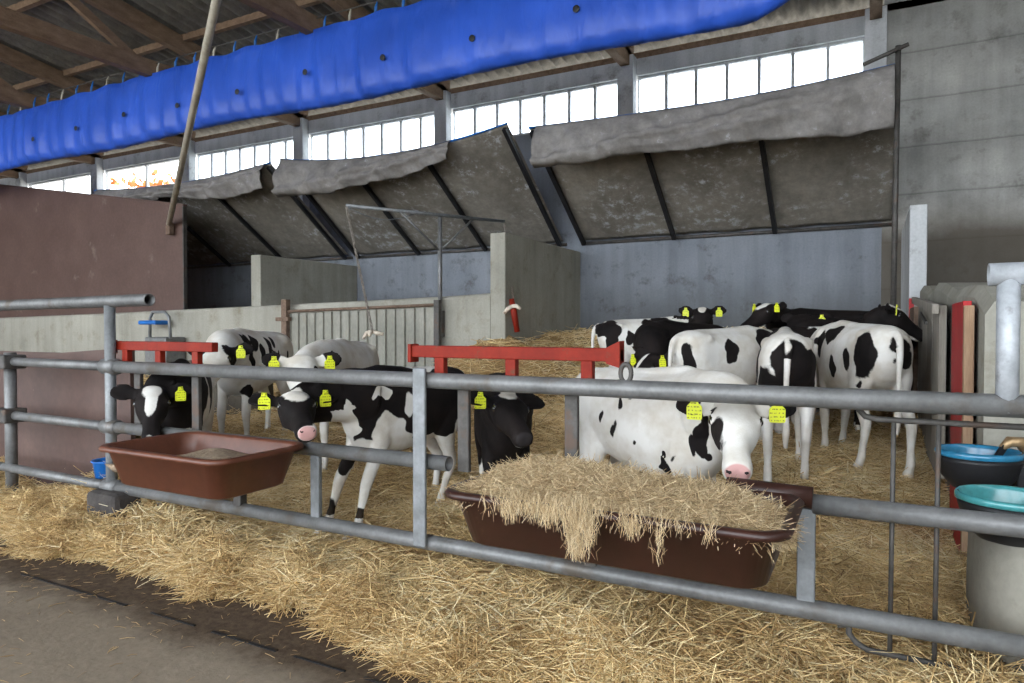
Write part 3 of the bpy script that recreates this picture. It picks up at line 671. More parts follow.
# ------------------------------------------------------------------ troughs
def rrect(w, d, r, n=6):
    pts = []
    for cx, cy, a0 in ((w / 2 - r, d / 2 - r, 0), (-w / 2 + r, d / 2 - r, 90), (-w / 2 + r, -d / 2 + r, 180), (w / 2 - r, -d / 2 + r, 270)):
        for i in range(n + 1):
            a = math.radians(a0 + 90 * i / n); pts.append((cx + r * math.cos(a), cy + r * math.sin(a)))
    return pts
def trough(x0, x1, y0, y1, label, m=M['trough']):
    L, D = x1 - x0, y1 - y0; t = thing('feed_trough', label, 'trough', ((x0 + x1) / 2, (y0 + y1) / 2, 0), 0, None)
    bm = bmesh.new(); rings = []
    for ins, z, r in ((.080, .428, .06), (.066, .436, .07), (.030, .572, .075), (.004, .578, .08), (0, .590, .085), (.008, .600, .08), (.026, .600, .07), (.034, .590, .065), (.045, .54, .06), (.075, .475, .05), (.10, .462, .04)):
        rings.append([bm.verts.new((x, y, z)) for x, y in rrect(L - 2 * ins, D - 2 * ins, r)])
    n = len(rings[0])
    for A_, B_ in zip(rings, rings[1:]):
        for k in range(n): bm.faces.new((A_[k], A_[(k + 1) % n], B_[(k + 1) % n], B_[k]))
    bm.faces.new(rings[0][::-1]); bm.faces.new(rings[-1])
    obj('basin', fix(bm), m, t, True); return t
T1 = trough(-2.94, -2.15, 1.73, 2.225, 'brown plastic feed trough on the left, half filled with ground feed', M['trough_red'])
T2 = trough(-1.185, -.165, 1.74, 2.225, 'brown plastic feed trough in the middle, heaped with hay')
bm = bmesh.new()
tag(obj('retaining_pipe', tube(bm, [(-.40, 2.235, .594), (-.15, 2.235, .588)], [.033, .033], 16), M['trough'], None, True), 'short brown pipe on the back rim under the white calf muzzle', 'pipe')

# blue bucket
p = W(107, 466, 3.85)
t = thing('bucket', 'small blue plastic bucket left of the small trough', 'bucket', (p.x, p.y, .235))
obj('bucket_wall', fix(lathe(bmesh.new(), [(.055, -.0), (.062, .002), (.078, .11), (.086, .114), (.086, .122), (.072, .12), (.058, .01), (.01, .008)], 24)), M['blue_plastic'], t, True)
# trees outside the open bays
def tree(x, y, h, m, label):
    t = thing('bush_tree', label, 'tree', (x, y, -.12))
    obj('trunk', tube(bmesh.new(), [(0, 0, 0), (.1, 0, h * .4), (0, .1, h * .8)], [.14, .1, .04], 8), M['bark'], t)
    bm = bmesh.new()
    for k in range(1300):
        a = random.uniform(0, 6.28); rr_ = random.random() ** .6 * h * .26; z = random.uniform(.3, 1.0) * h; k_ = 1.15 - abs(z / h - .55)
        c_ = Vector((math.cos(a) * rr_ * k_, math.sin(a) * rr_ * k_, z)); n_ = Vector((random.gauss(0, 1), random.gauss(0, 1), random.gauss(0, 1))).normalized(); s_ = n_.orthogonal().normalized() * .10; u_ = n_.cross(s_)
        vv = [bm.verts.new(c_ + s_), bm.verts.new(c_ + u_), bm.verts.new(c_ - s_ + n_ * .03), bm.verts.new(c_ - u_)]; bm.faces.new(vv)
    obj('foliage', bm, m, t)
tree(-20.3, 14.0, 6.0, M['leaf_orange'], 'orange autumn tree outside the open bay, beside the leaning pole')
tree(-28.5, 15, 5.8, M['leaf_orange'], 'lower orange autumn tree outside the far left bay')
tree(-25.0, 18.5, 6.2, M['leaf_green'], 'pale green tree outside, between the two orange ones')

# ------------------------------------------------------------------ calves
def loft(bm, secs, n=20, e=1.0):
    """closed tube through sections (centre, side vector, up vector, half width, half height)"""
    rings = []
    for c, s, u, hw, hh in secs:
        ring = []
        for k in range(n):
            a = 2 * math.pi * k / n; ca, sa = math.cos(a), math.sin(a)
            ring.append(bm.verts.new(c + s * (hw * math.copysign(abs(ca) ** e, ca)) + u * (hh * math.copysign(abs(sa) ** e, sa))))
        rings.append(ring)
    for A_, B_ in zip(rings, rings[1:]):
        for k in range(n): bm.faces.new((A_[k], A_[(k + 1) % n], B_[(k + 1) % n], B_[k]))
    for ring, c in ((rings[0], secs[0][0]), (rings[-1], secs[-1][0])):
        v = bm.verts.new(c)
        for k in range(n): bm.faces.new((ring[k], ring[(k + 1) % n], v))
V3 = Vector; EX, EY, EZ = V3((1, 0, 0)), V3((0, 1, 0)), V3((0, 0, 1))
def limb(bm, pts, n=14):
    """leg through joints: (x, y, z, half length front to back, half width)"""
    P = [V3(p[:3]) for p in pts]; secs = []
    # densify with catmull-rom so the limb bends softly at its joints
    Q = []
    for i in range(len(P) - 1):
        a, b, c_, d = P[max(i - 1, 0)], P[i], P[i + 1], P[min(i + 2, len(P) - 1)]
        for j in range(4):
            t = j / 4; Q.append((0.5 * ((2 * b) + (c_ - a) * t + (2 * a - 5 * b + 4 * c_ - d) * t * t + (-a + 3 * b - 3 * c_ + d) * t ** 3), [pts[i][k] * (1 - t) + pts[i + 1][k] * t for k in (3, 4)]))
    Q.append((P[-1], list(pts[-1][3:5])))
    for i, (p, r) in enumerate(Q):
        d = (Q[min(i + 1, len(Q) - 1)][0] - Q[max(i - 1, 0)][0]).normalized()
        s = EY - d * EY.dot(d); s.normalize(); u = d.cross(s); u.normalize()
        secs.append((p, s, u, r[1], r[0]))
    loft(bm, secs, n)
def calf(name_label, hip, chest, h=.88, poll=None, nose=None, base=-1, patches=(), hpatches=(), ears='b', noseblack=False, res=.010, legs=(0, 0, 0, 0), tags=(1, 1), legpatch=(), tail=True, gz=None, roll=0, sink=.015, wide=1.0, wp=()):
    hip = V3((hip[0], hip[1], 0)); chest = V3((chest[0], chest[1], 0)); mid = (hip + chest) / 2; hd = (chest - hip); ang = math.atan2(hd.y, hd.x)
    g0 = float(G(mid.x, mid.y)) if gz is None else gz
    root = V3((mid.x, mid.y, g0 - sink)); Mw = Matrix.Translation(root) @ Matrix.Rotation(ang, 4, 'Z') @ Matrix.Scale(h, 4); Mi = Mw.inverted()
    bm = bmesh.new(); w = wide
    tr = [(-.515, .80, .05, .06), (-.49, .785, .10, .12), (-.45, .77, .135, .165), (-.38, .755, .160, .195), (-.28, .735, .160, .212), (-.15, .715, .168, .228), (0, .700, .178, .245), (.12, .695, .176, .252), (.22, .700, .160, .258), (.32, .715, .142, .262), (.40, .735, .118, .225), (.46, .745, .085, .165), (.50, .75, .04, .08)]
    loft(bm, [(V3((x, 0, z)), EY, EZ, a * w, b) for x, z, a, b in tr], 24, .88)
    # hip bones and spine
    for s in (-1, 1):
        loft(bm, [(V3((-.46, s * .07, .85)), EY, EZ, .02, .02), (V3((-.40, s * .095, .865)), EY, EZ, .042, .042), (V3((-.30, s * .105, .875)), EY, EZ, .048, .048), (V3((-.22, s * .09, .885)), EY, EZ, .02, .02)], 10)
        loft(bm, [(V3((.22, s * .09, .58)), EY, EZ, .02, .03), (V3((.29, s * .095, .64)), EY, EZ, .055, .12), (V3((.36, s * .075, .74)), EY, EZ, .06, .14), (V3((.40, s * .05, .84)), EY, EZ, .02, .05)], 12)
    loft(bm, [(V3((-.45, 0, .91)), EY, EZ, .03, .03), (V3((-.3, 0, .925)), EY, EZ, .05, .03), (V3((0, 0, .935)), EY, EZ, .05, .03), (V3((.25, 0, .955)), EY, EZ, .045, .035), (V3((.35, 0, .94)), EY, EZ, .03, .03)], 10)
    lf = [(.30, .085, .66, .085, .05), (.27, .098, .54, .066, .046), (.285, .098, .42, .044, .036), (.30, .098, .315, .038, .034), (.297, .098, .27, .033, .030), (.29, .098, .17, .022, .021), (.285, .098, .10, .029, .027), (.31, .098, .055, .026, .027), (.325, .098, .03, .036, .033), (.335, .098, .0, .042, .036)]
    lr = [(-.34, .085, .76, .13, .07), (-.31, .105, .62, .125, .065), (-.30, .115, .52, .085, .052), (-.36, .112, .42, .052, .036), (-.415, .108, .335, .044, .032), (-.415, .106, .28, .032, .028), (-.395, .105, .18, .024, .022), (-.385, .105, .10, .030, .027), (-.36, .105, .055, .027, .027), (-.345, .105, .03, .036, .033), (-.335, .105, .0, .042, .036)]
    for i, (L, s) in enumerate(((lf, 1), (lf, -1), (lr, 1), (lr, -1))):
        off = legs[i]; z0 = L[0][2]
        limb(bm, [(x + off * (z0 - z) / z0, s * y, z - .0, a, b) for x, y, z, a, b in L])
    # neck and head
    if poll is None: poll_l, dr = V3((.70, 0, 1.02)), V3((.80, 0, -.60))
    elif poll == 'low': poll_l, dr = V3((.80, 0, .55)), V3((.35, 0, -.94))
    else: poll_l = Mi @ V3(poll); dr = (Mi @ V3(nose)) - poll_l
    dr.normalize()
    hs = EZ.cross(dr)
    if hs.length < .2: hs = EY.copy()
    hs.normalize(); hu = dr.cross(hs); hu.normalize()        # hs = calf's left, hu = brow side
    if roll: Rr = Matrix.Rotation(math.radians(roll), 3, dr); hs = Rr @ hs; hu = Rr @ hu
    b0 = V3((.36, 0, .80)); tocd = (poll_l - b0); ctrl = b0 + V3((.16, 0, .06)) + tocd * .15
    back = poll_l + dr * .04 - hu * .045; c2 = back - V3((dr.x, dr.y, dr.z * .35)) * .17 * min(1, tocd.length / .3); secs = []
    for i in range(9):
        t = i / 8; p = b0 * (1 - t) ** 3 + ctrl * 3 * t * (1 - t) ** 2 + c2 * 3 * t * t * (1 - t) + back * t ** 3; d = (ctrl - b0) * (1 - t) ** 2 + (c2 - ctrl) * 2 * t * (1 - t) + (back - c2) * t * t; d.normalize()
        s = EY - d * EY.dot(d); 
        if s.length < .3: s = EX - d * EX.dot(d); s = s * (-1 if d.y > 0 else 1)
        s.normalize(); u = d.cross(s); secs.append((p, s, u, .100 * (1 - t) ** .8 + .060, .175 * (1 - t) + .085 * t))
    loft(bm, secs, 18)
    H = lambda f, s, u: poll_l + dr * f + hs * s + hu * u
    hsec = [(-.035, -.02, .030, .035), (-.015, -.01, .062, .062), (.03, -.005, .077, .083), (.08, -.008, .080, .088), (.125, -.012, .082, .090), (.17, -.022, .070, .082), (.22, -.032, .055, .070), (.27, -.040, .050, .060), (.315, -.045, .052, .055), (.35, -.047, .056, .052), (.378, -.047, .052, .046), (.395, -.047, .035, .030)]
    loft(bm, [(H(f, 0, u), hs, hu, a * (1.16 if f < .2 else 1.0), b) for f, u, a, b in hsec], 20, .85)
    for s in (-1, 1):                                      # brow ridges, cheeks, nostril rims
        loft(bm, [(H(.085, s * .05, .045), hs, hu, .01, .01), (H(.11, s * .074, .03), hs, hu, .028, .022), (H(.14, s * .074, .020), hs, hu, .024, .018), (H(.165, s * .055, .012), hs, hu, .01, .01)], 10)
        loft(bm, [(H(.06, s * .05, -.07), hs, hu, .01, .02), (H(.12, s * .055, -.06), hs, hu, .03, .045), (H(.19, s * .045, -.06), hs, hu, .02, .03)], 10)
        loft(bm, [(H(.355, s * .026, -.03), hs, hu, .02, .02), (H(.385, s * .028, -.03), hs, hu, .022, .02), (H(.402, s * .026, -.034), hs, hu, .010, .010)], 8)
    loft(bm, [(H(.29, 0, -.088), hs, hu, .03, .015), (H(.34, 0, -.092), hs, hu, .036, .018), (H(.372, 0, -.085), hs, hu, .02, .012)], 10)
    eardir = []
    for s in (-1, 1):                                       # ears: broad leaves set low behind the poll, held out sideways
        o_ = H(.025, s * .068, .024); d = (hs * s * 1.0 - dr * .10 + hu * .02).normalized(); fwd = (hu * .80 + dr * .45); nrm = (fwd - d * fwd.dot(d)).normalized(); wd = d.cross(nrm).normalized()
        L_ = .175; sec = []
        for t, a in ((0, .030), (.12, .034), (.3, .052), (.5, .062), (.68, .058), (.84, .040), (.95, .018)):
            sec.append((o_ + d * (L_ * t) - nrm * (.012 * math.sin(t * 3.0)), wd, nrm, a, .013 if t > .1 else .02))
        loft(bm, sec, 14); eardir.append((o_, d, nrm, wd, L_))
    if tail:
        limb(bm, [(-.49, 0, .90, .03, .028), (-.545, 0, .86, .028, .024), (-.565, .005, .76, .022, .020), (-.565, .01, .60, .018, .016), (-.56, .01, .46, .020, .020), (-.555, .01, .38, .026, .024), (-.55, .01, .28, .012, .012)], 10)
    fix(bm)
    me = bpy.data.meshes.new('tmp'); bm.to_mesh(me); bm.free(); ob = bpy.data.objects.new('tmp', me); COL.objects.link(ob)
    rm = ob.modifiers.new('r', 'REMESH'); rm.mode = 'VOXEL'; rm.voxel_size = res / h; rm.use_smooth_shade = True
    sm = ob.modifiers.new('s', 'SMOOTH'); sm.factor = .5; sm.iterations = 5
    dg = bpy.context.evaluated_depsgraph_get(); dg.update(); ev = ob.evaluated_get(dg); me2 = bpy.data.meshes.new_from_object(ev, depsgraph=dg); me2.name = 'calf_body'
    bpy.data.objects.remove(ob); bpy.data.meshes.remove(me)
    n = len(me2.vertices); co = np.empty(n * 3, np.float32); me2.vertices.foreach_get('co', co); co = co.reshape(-1, 3).astype(float)
    # cup the ears and sink the nostrils
    for s, (o_, d, nrm, wd, L_) in zip((-1, 1), eardir):
        q = co - np.array(o_); a = q @ np.array(d); b_ = q @ np.array(wd); c_ = q @ np.array(nrm)
        m_ = (a > .03) & (a < L_ + .02) & (np.abs(b_) < .08) & (np.abs(c_) < .05)
        k = np.clip((a - .03) / .05, 0, 1) * m_; co += (k * (np.abs(b_) / .06) ** 1.6 * .030)[:, None] * np.array(nrm)
    hc = np.stack([(co - np.array(poll_l)) @ np.array(v) for v in (dr, hs, hu)], 1)
    ph = len(name_label) * 1.7; wob = .012 * np.stack([np.sin(co[:, 1] * 31 + co[:, 2] * 23 + ph) + .6 * np.sin(co[:, 2] * 53 + co[:, 0] * 29), np.sin(co[:, 0] * 27 + co[:, 2] * 33 + ph), np.sin(co[:, 0] * 29 + co[:, 1] * 31 + ph) + .6 * np.sin(co[:, 0] * 61 - co[:, 2] * 37)], 1)
    cw = co + wob
    p = np.full(n, .5 if base > 0 else -.5)
    def paint(arr, lst, mask=None):
        nonlocal p
        for c0, r0, sg in lst:
            q = (arr - np.array(c0)) / np.array(r0); s = 1 - np.sqrt((q ** 2).sum(1)); s = s * float(np.mean(r0)) / .10
            s = np.where(s > -1, s, -1)
            p2 = np.maximum(p, s) if sg > 0 else np.minimum(p, -s)
            p = p2 if mask is None else np.where(mask, p2, p)
    paint(cw, patches)
    ca2, sa2 = math.cos(YAW), math.sin(YAW); fwdv = np.array([-sa2, ca2, 0]); rgt = np.array([ca2, sa2, 0]); upv = np.array([0, 0, 1.0])
    if wp:
        Mn = np.array(Mw); wco = cw @ Mn[:3, :3].T + Mn[:3, 3]
        paint(np.stack([wco @ rgt, wco @ fwdv, wco[:, 2]], 1), [((float(W(a, b, d_).dot(V3(rgt))), float(W(a, b, d_).dot(V3(fwdv))), float(W(a, b, d_).z)), (rx, rd, rz), sg) for a, b, d_, rx, rd, rz, sg in wp])
    # head region takes its own base, then its own patches
    inhead = (hc[:, 0] > -.06) & (np.abs(hc[:, 1]) < .13) & (hc[:, 2] > -.16) & (hc[:, 0] < .45) & (hc[:, 2] < .13)
    hw_ = hc + wob * .6; paint(hw_, hpatches, inhead)
    for s, (o_, d, nrm, wd, L_) in zip((-1, 1), eardir):
        q = co - np.array(o_); a = q @ np.array(d); c_ = q @ np.array(nrm); b_ = q @ np.array(wd); m_ = (a > .025) & (np.abs(b_) < .09) & (np.abs(c_) < .07) & (a < L_ + .03)
        k = ears if len(ears) == 1 else ears[0 if s < 0 else 1]
        if k == 'b': p = np.where(m_, .5, p)
        elif k == 'w': p = np.where(m_, -.5, p)
        elif k == 't': p = np.where(m_, np.clip((a - .06) / .06 + np.abs(b_) * 8 - .2, -1, 1), p)
    legm = cw[:, 2] < .50
    paint(cw, legpatch, legm)
    p = np.where((co[:, 2] < .13) | ((co[:, 0] < -.525) & (co[:, 2] < .8)), np.minimum(p, -.3), p)
    nz = np.clip(1.5 - np.sqrt(((hc[:, 0] - .405) / .055) ** 2 + (hc[:, 1] / .043) ** 2 + ((hc[:, 2] + .042) / .035) ** 2), 0, 1)
    if noseblack: p = np.where(nz > .3, .5, p)
    else: p = np.where(nz > .2, np.minimum(p, .5 - (nz - .2) * 3.2), p)
    ns = np.zeros(n)
    for s in (-1, 1): ns = np.maximum(ns, 1 - np.sqrt(((hc[:, 0] - .408) / .022) ** 2 + ((hc[:, 1] - s * .030) / .012) ** 2 + ((hc[:, 2] + .032) / .010) ** 2))
    p = np.where(ns > 0, .5, p); nz = np.where(ns > 0, 1, nz)
    hoof = np.clip((.05 - co[:, 2]) / .02, 0, 1) * .8
    dirt = np.clip((.35 - co[:, 2]) / .35, 0, 1) * .25
    colr = np.stack([np.clip(.5 + p * .25, 0, 1), nz, np.maximum(hoof, dirt), np.ones(n)], 1).astype(np.float32)
    ca_ = me2.color_attributes.new('coat', 'FLOAT_COLOR', 'POINT'); ca_.data.foreach_set('color', colr.reshape(-1))
    me2.vertices.foreach_set('co', co.reshape(-1).astype(np.float32)); me2.materials.clear(); me2.materials.append(M['coat']); me2.update()
    for pl in me2.polygons: pl.use_smooth = True
    c = bpy.data.objects.new('calf', me2); COL.objects.link(c); c.matrix_world = Mw
    tag(c, name_label, 'calf', 'black and white calves in the straw pen')
    for s in (-1, 1):
        bm = bmesh.new(); bmesh.ops.create_uvsphere(bm, u_segments=14, v_segments=10, radius=.0175); o = obj('eye', bm, M['eye'], c, True); o.location = H(.118, s * .086, .016)
        bm = bmesh.new(); tube(bm, [H(.096, s * .072, .022) - H(.118, s * .072, .016), H(.112, s * .079, .034) - H(.118, s * .072, .016), H(.128, s * .077, .032) - H(.118, s * .072, .016), H(.142, s * .069, .018) - H(.118, s * .072, .016)], [.004, .0065, .0065, .004], 6)
        o = obj('eyelid', bm, M['eye'], c, True); o.location = H(.118, s * .086, .016)
    for s, (o_, d, nrm, wd, L_) in zip((-1, 1), eardir):
        if not tags[0 if s < 0 else 1]: continue
        at = o_ + d * (L_ * .50) + nrm * .046; dn = V3((0, 0, -1)) * .9 + (-hu) * .15; dn.normalize(); sd = d - dn * d.dot(dn); sd.normalize(); nn = sd.cross(dn); nn.normalize()
        if nn.dot(nrm) < 0: nn = -nn
        bm = bmesh.new(); k = .84; out = [(-.016, .012), (.016, .012), (.018, -.012), (.036, -.030), (.036, -.088), (.031, -.094), (-.031, -.094), (-.036, -.088), (-.036, -.030), (-.018, -.012)]
        f1 = [bm.verts.new((x * k, .003, z * k)) for x, z in out]; f2 = [bm.verts.new((x * k, -.003, z * k)) for x, z in out]
        bm.faces.new(f1); bm.faces.new(f2[::-1])
        for i in range(len(out)): j = (i + 1) % len(out); bm.faces.new((f1[i], f2[i], f2[j], f1[j]))
        o = obj('ear_tag', fix(bm), M['tag'], c)
        o.matrix_local = Matrix.Translation(at + nn * .010) @ Matrix((sd, nn, -dn)).transposed().to_4x4()
        bm = bmesh.new(); tube(bm, [(0, .002, 0), (0, .010, 0)], [.011, .007], 10); o2 = obj('tag_button', bm, M['tag'], o)
    return c
B1, W1 = 1, -1
# 1 small trough, left
calf('calf with a narrow white blaze on its black face, eating from the left trough', (-3.98, 3.02), (-3.42, 2.50), .84, poll=W(152, 393, 3.58), nose=W(149, 455, 3.26), base=-1, noseblack=True,
     patches=[((.42, 0, .80), (.30, .30, .30), 1), ((.62, 0, .75), (.3, .3, .35), 1), ((.05, -.1, .82), (.16, .2, .12), 1), ((-.2, -.15, .70), (.10, .12, .16), 1), ((.25, -.2, .55), (.06, .1, .18), 1), ((-.05, .15, .75), (.2, .15, .2), 1)],
     hpatches=[((.15, 0, 0), (.5, .3, .3), 1), ((.06, 0, .10), (.075, .060, .09), -1), ((.16, 0, .08), (.11, .034, .07), -1), ((.395, 0, -.02), (.03, .025, .03), -1)], ears='b', tags=(0, 1), legs=(.30, .34, 0, 0))
# 2 speckled, standing behind, at the low wall
calf('white calf with small black speckles standing in front of the low wall on the left', (-4.52, 4.22), (-4.30, 3.60), .97, poll=W(222, 352, 4.65), nose=W(203, 380, 4.35), base=-1,
     patches=[((.36, .1, .88), (.10, .12, .06), 1), ((.22, .13, .86), (.05, .08, .07), 1), ((.14, .17, .78), (.03, .1, .09), 1), ((.28, .17, .74), (.03, .1, .10), 1), ((.02, .17, .84), (.035, .1, .07), 1), ((.06, .18, .70), (.03, .1, .06), 1), ((-.06, .17, .88), (.035, .09, .08), 1), ((-.12, .18, .76), (.02, .1, .05), 1), ((-.30, .17, .74), (.02, .08, .04), 1), ((.30, .12, .50), (.05, .1, .05), 1), ((-.02, .18, .76), (.02, .1, .05), 1)],
     hpatches=[((0, .08, 0), (.12, .08, .12), 1)], ears='b', tags=(0, 1), res=.011, legs=(0, .04, .05, -.05))
# 3 white head behind
calf('white headed calf peering over the back of the black faced one', (-3.38, 4.0), (-3.08, 3.38), .90, poll=W(302, 362, 3.70), nose=W(302, 412, 3.40), base=-1,
     patches=[], hpatches=[((.12, .08, .05), (.03, .02, .03), 1)], ears='t', res=.011)
# 4 front, black face with white forehead
calf('black and white calf with white forehead and pink nose, between the two troughs', (-2.155, 3.27), (-2.245, 2.69), .85, poll=W(293, 403, 3.12), nose=W(310, 430, 2.78), base=1,
     wp=[(345, 420, 3.3, .055, .5, .13, -1), (338, 400, 3.3, .04, .5, .05, -1), (358, 404, 3.35, .02, .2, .012, -1), (357, 433, 3.35, .025, .2, .022, -1), (396, 436, 3.6, .085, .5, .17, -1), (386, 390, 3.5, .035, .4, .04, -1), (385, 399, 3.5, .018, .4, .03, 1), (418, 400, 3.8, .03, .4, .10, -1), (340, 468, 3.3, .05, .3, .05, 1)],
     patches=[((.36, -.02, .35), (.2, .3, .22), -1), ((-.3, 0, .22), (.4, .3, .24), -1), ((-.1, 0, .48), (.5, .3, .06), -1), ((-.1, 0, .96), (.16, .06, .08), -1), ((-.40, .12, .40), (.2, .2, .25), -1), ((.05, .18, .86), (.025, .1, .02), -1), ((-.5, 0, .75), (.08, .06, .3), -1)],
     hpatches=[((.055, .0, .09), (.125, .080, .10), -1), ((.30, .05, -.09), (.07, .04, .035), -1), ((.30, -.05, -.09), (.05, .03, .03), -1)], ears='b', legs=(.24, .30, .22, .02),
     )
# 5 black calf at the hay
calf('mostly black calf with its head raised over the hay trough', (-1.82, 3.30), (-1.44, 2.70), .80, poll=W(504, 405, 2.96), nose=W(529, 435, 2.64), base=1, noseblack=True,
     patches=[((.30, -.1, .15), (.12, .2, .30), -1), ((-.38, .1, .15), (.2, .3, .3), -1), ((.48, .08, .93), (.10, .05, .05), -1), ((-.2, .1, .45), (.3, .2, .06), -1), ((.30, .1, .15), (.12, .2, .30), -1)],
     hpatches=[((.05, 0, .09), (.075, .05, .06), -1), ((.33, 0, -.105), (.05, .03, .018), -1)], ears='b', legs=(.12, .18, 0, 0), roll=-6, tags=(1, 0))
# 6 big white calf
calf('large white calf with black ears, its pink muzzle resting over the hay trough', (-1.13, 3.02), (-.55, 2.68), .88, poll=W(735, 411, 2.45), nose=W(739, 469, 2.12), base=-1,
     wp=[(704, 437, 2.5, .028, .25, .075, 1), (711, 456, 2.45, .022, .2, .04, 1), (701, 415, 2.55, .02, .2, .05, 1), (696, 447, 2.5, .012, .2, .04, 1), (716, 466, 2.45, .018, .2, .02, 1), (667, 465, 2.6, .012, .2, .03, 1), (671, 455, 2.6, .008, .2, .012, 1)],
     patches=[((-.02, -.18, .80), (.015, .06, .03), 1), ((-.08, -.18, .86), (.015, .06, .025), 1), ((.0, -.18, .90), (.02, .06, .015), 1), ((-.05, -.2, .66), (.022, .06, .055), 1), ((-.16, -.2, .74), (.014, .06, .04), 1), ((.06, -.19, .84), (.02, .06, .015), 1), ((.10, -.19, .64), (.012, .06, .012), 1), ((.28, -.17, .52), (.018, .06, .06), 1), ((.32, -.17, .58), (.012, .06, .02), 1), ((-.12, -.2, .60), (.012, .06, .015), 1),
              ],
     hpatches=[((.16, -.072, .0), (.075, .022, .05), 1), ((.10, .085, -.02), (.03, .02, .03), 1)], ears='t', legs=(.0, .06, 0, .05), res=.008)
# 7 side-on at the back left
calf('black and white calf side-on at the back left, star-faced, looking at the camera', (-2.02, 5.72), (-1.42, 6.03), .88, poll=W(702, 312, 5.95), nose=W(703, 340, 5.62), base=-1, noseblack=True,
     patches=[((-.44, -.12, .86), (.14, .2, .09), 1), ((-.40, -.12, .72), (.06, .2, .14), 1), ((-.22, -.18, .76), (.045, .14, .08), 1), ((.10, -.12, .84), (.15, .2, .17), 1), ((.16, -.16, .62), (.12, .16, .14), 1), ((-.05, -.1, .93), (.06, .1, .05), 1), ((.6, 0, .95), (.12, .2, .2), 1), ((.40, -.1, .55), (.12, .2, .2), 1)],
     hpatches=[((.15, 0, 0), (.5, .3, .3), 1), ((.06, 0, .09), (.065, .040, .07), -1)], ears='b', res=.012)
# 8 dark neck and tagged ear
calf('very dark calf with a thin white face stripe, head lowered behind the big white one', (-1.12, 5.50), (-1.40, 4.95), .90, poll=W(655, 360, 4.66), nose=W(622, 392, 4.50), base=1, noseblack=True,
     patches=[((-.3, 0, .3), (.2, .3, .2), -1)], hpatches=[((.14, 0, .09), (.14, .018, .05), -1)], ears='b', res=.011, tags=(1, 1))
# 9 white, black spots, rump to camera turned right
calf('white calf with a round black flank spot, left of the three rumps', (-1.06, 4.52), (-.70, 5.12), .90, poll='low', base=-1,
     patches=[((-.12, -.18, .80), (.07, .12, .09), 1), ((.26, -.18, .80), (.06, .14, .20), 1), ((.32, -.16, .92), (.10, .12, .06), 1), ((.20, -.18, .60), (.05, .12, .08), 1), ((-.50, -.09, .70), (.07, .045, .17), 1), ((-.46, -.12, .56), (.05, .05, .05), 1), ((-.51, .05, .86), (.05, .05, .04), 1), ((-.50, .10, .62), (.05, .04, .05), 1)],
     ears='b', res=.011, tags=(0, 0), legs=(0, 0, .03, -.05))
# 10 rear view, black patches
calf('calf with large black patches on its rump, seen from behind, middle of the three', (-.41, 4.08), (-.50, 4.78), .94, poll='low', base=-1,
     patches=[((-.50, -.02, .76), (.10, .11, .16), 1), ((-.46, -.13, .70), (.10, .06, .17), 1), ((-.44, .12, .64), (.08, .06, .12), 1), ((-.47, .05, .60), (.08, .03, .12), 1), ((.0, .17, .72), (.14, .12, .24), 1), ((-.16, .15, .88), (.12, .06, .05), 1), ((-.15, .18, .60), (.10, .10, .16), 1), ((.3, 0, .9), (.15, .15, .10), 1)],
     ears='b', res=.010, tags=(0, 0), legs=(0, 0, -.06, .12))
# 11 right one
calf('white calf with an oval black spot near its tail, right of the three rumps', (.06, 4.52), (-.20, 5.08), .92, poll='low', base=-1,
     patches=[((-.40, .15, .76), (.10, .08, .15), 1), ((-.20, .18, .72), (.045, .1, .08), 1), ((.0, .18, .66), (.045, .1, .08), 1), ((.12, .14, .90), (.13, .10, .07), 1), ((.28, .15, .82), (.07, .1, .10), 1), ((-.50, -.02, .82), (.06, .07, .05), 1), ((-.49, -.07, .74), (.06, .06, .06), 1), ((-.36, .18, .58), (.03, .06, .02), 1), ((-.55, 0, .62), (.035, .03, .12), 1)],
     ears='b', res=.010, tags=(0, 0), legs=(0, .2, .10, -.12))
# 12 brown-black head with white topline
calf('brown-black calf with a white brow, head in profile facing left at the back', (-.05, 6.42), (-.62, 6.40), .84, poll=W(771, 309, 5.60), nose=W(742, 324, 5.50), base=1, noseblack=True,
     patches=[], hpatches=[((.05, 0, .10), (.14, .07, .055), -1)], ears='b', res=.012)
# 13 black calf further back
calf('plain black calf whose back and ear show between the two nearest rumps', (.06, 5.98), (-.30, 5.88), .85, poll=W(806, 319, 5.45), nose=W(797, 345, 5.25), base=1, noseblack=True,
     patches=[], ears='b', res=.012, tags=(0, 1))
# 14 black calf looking right
calf('black calf with a white star looking right towards the red post', (-.56, 5.50), (-.08, 5.54), .84, poll=W(882, 311, 4.86), nose=W(913, 326, 4.80), base=1, noseblack=True,
     patches=[((.05, 0, .96), (.16, .10, .035), -1)], hpatches=[((.06, 0, .09), (.10, .065, .07), -1), ((.30, 0, -.09), (.09, .04, .022), -1)], ears='b', res=.012)

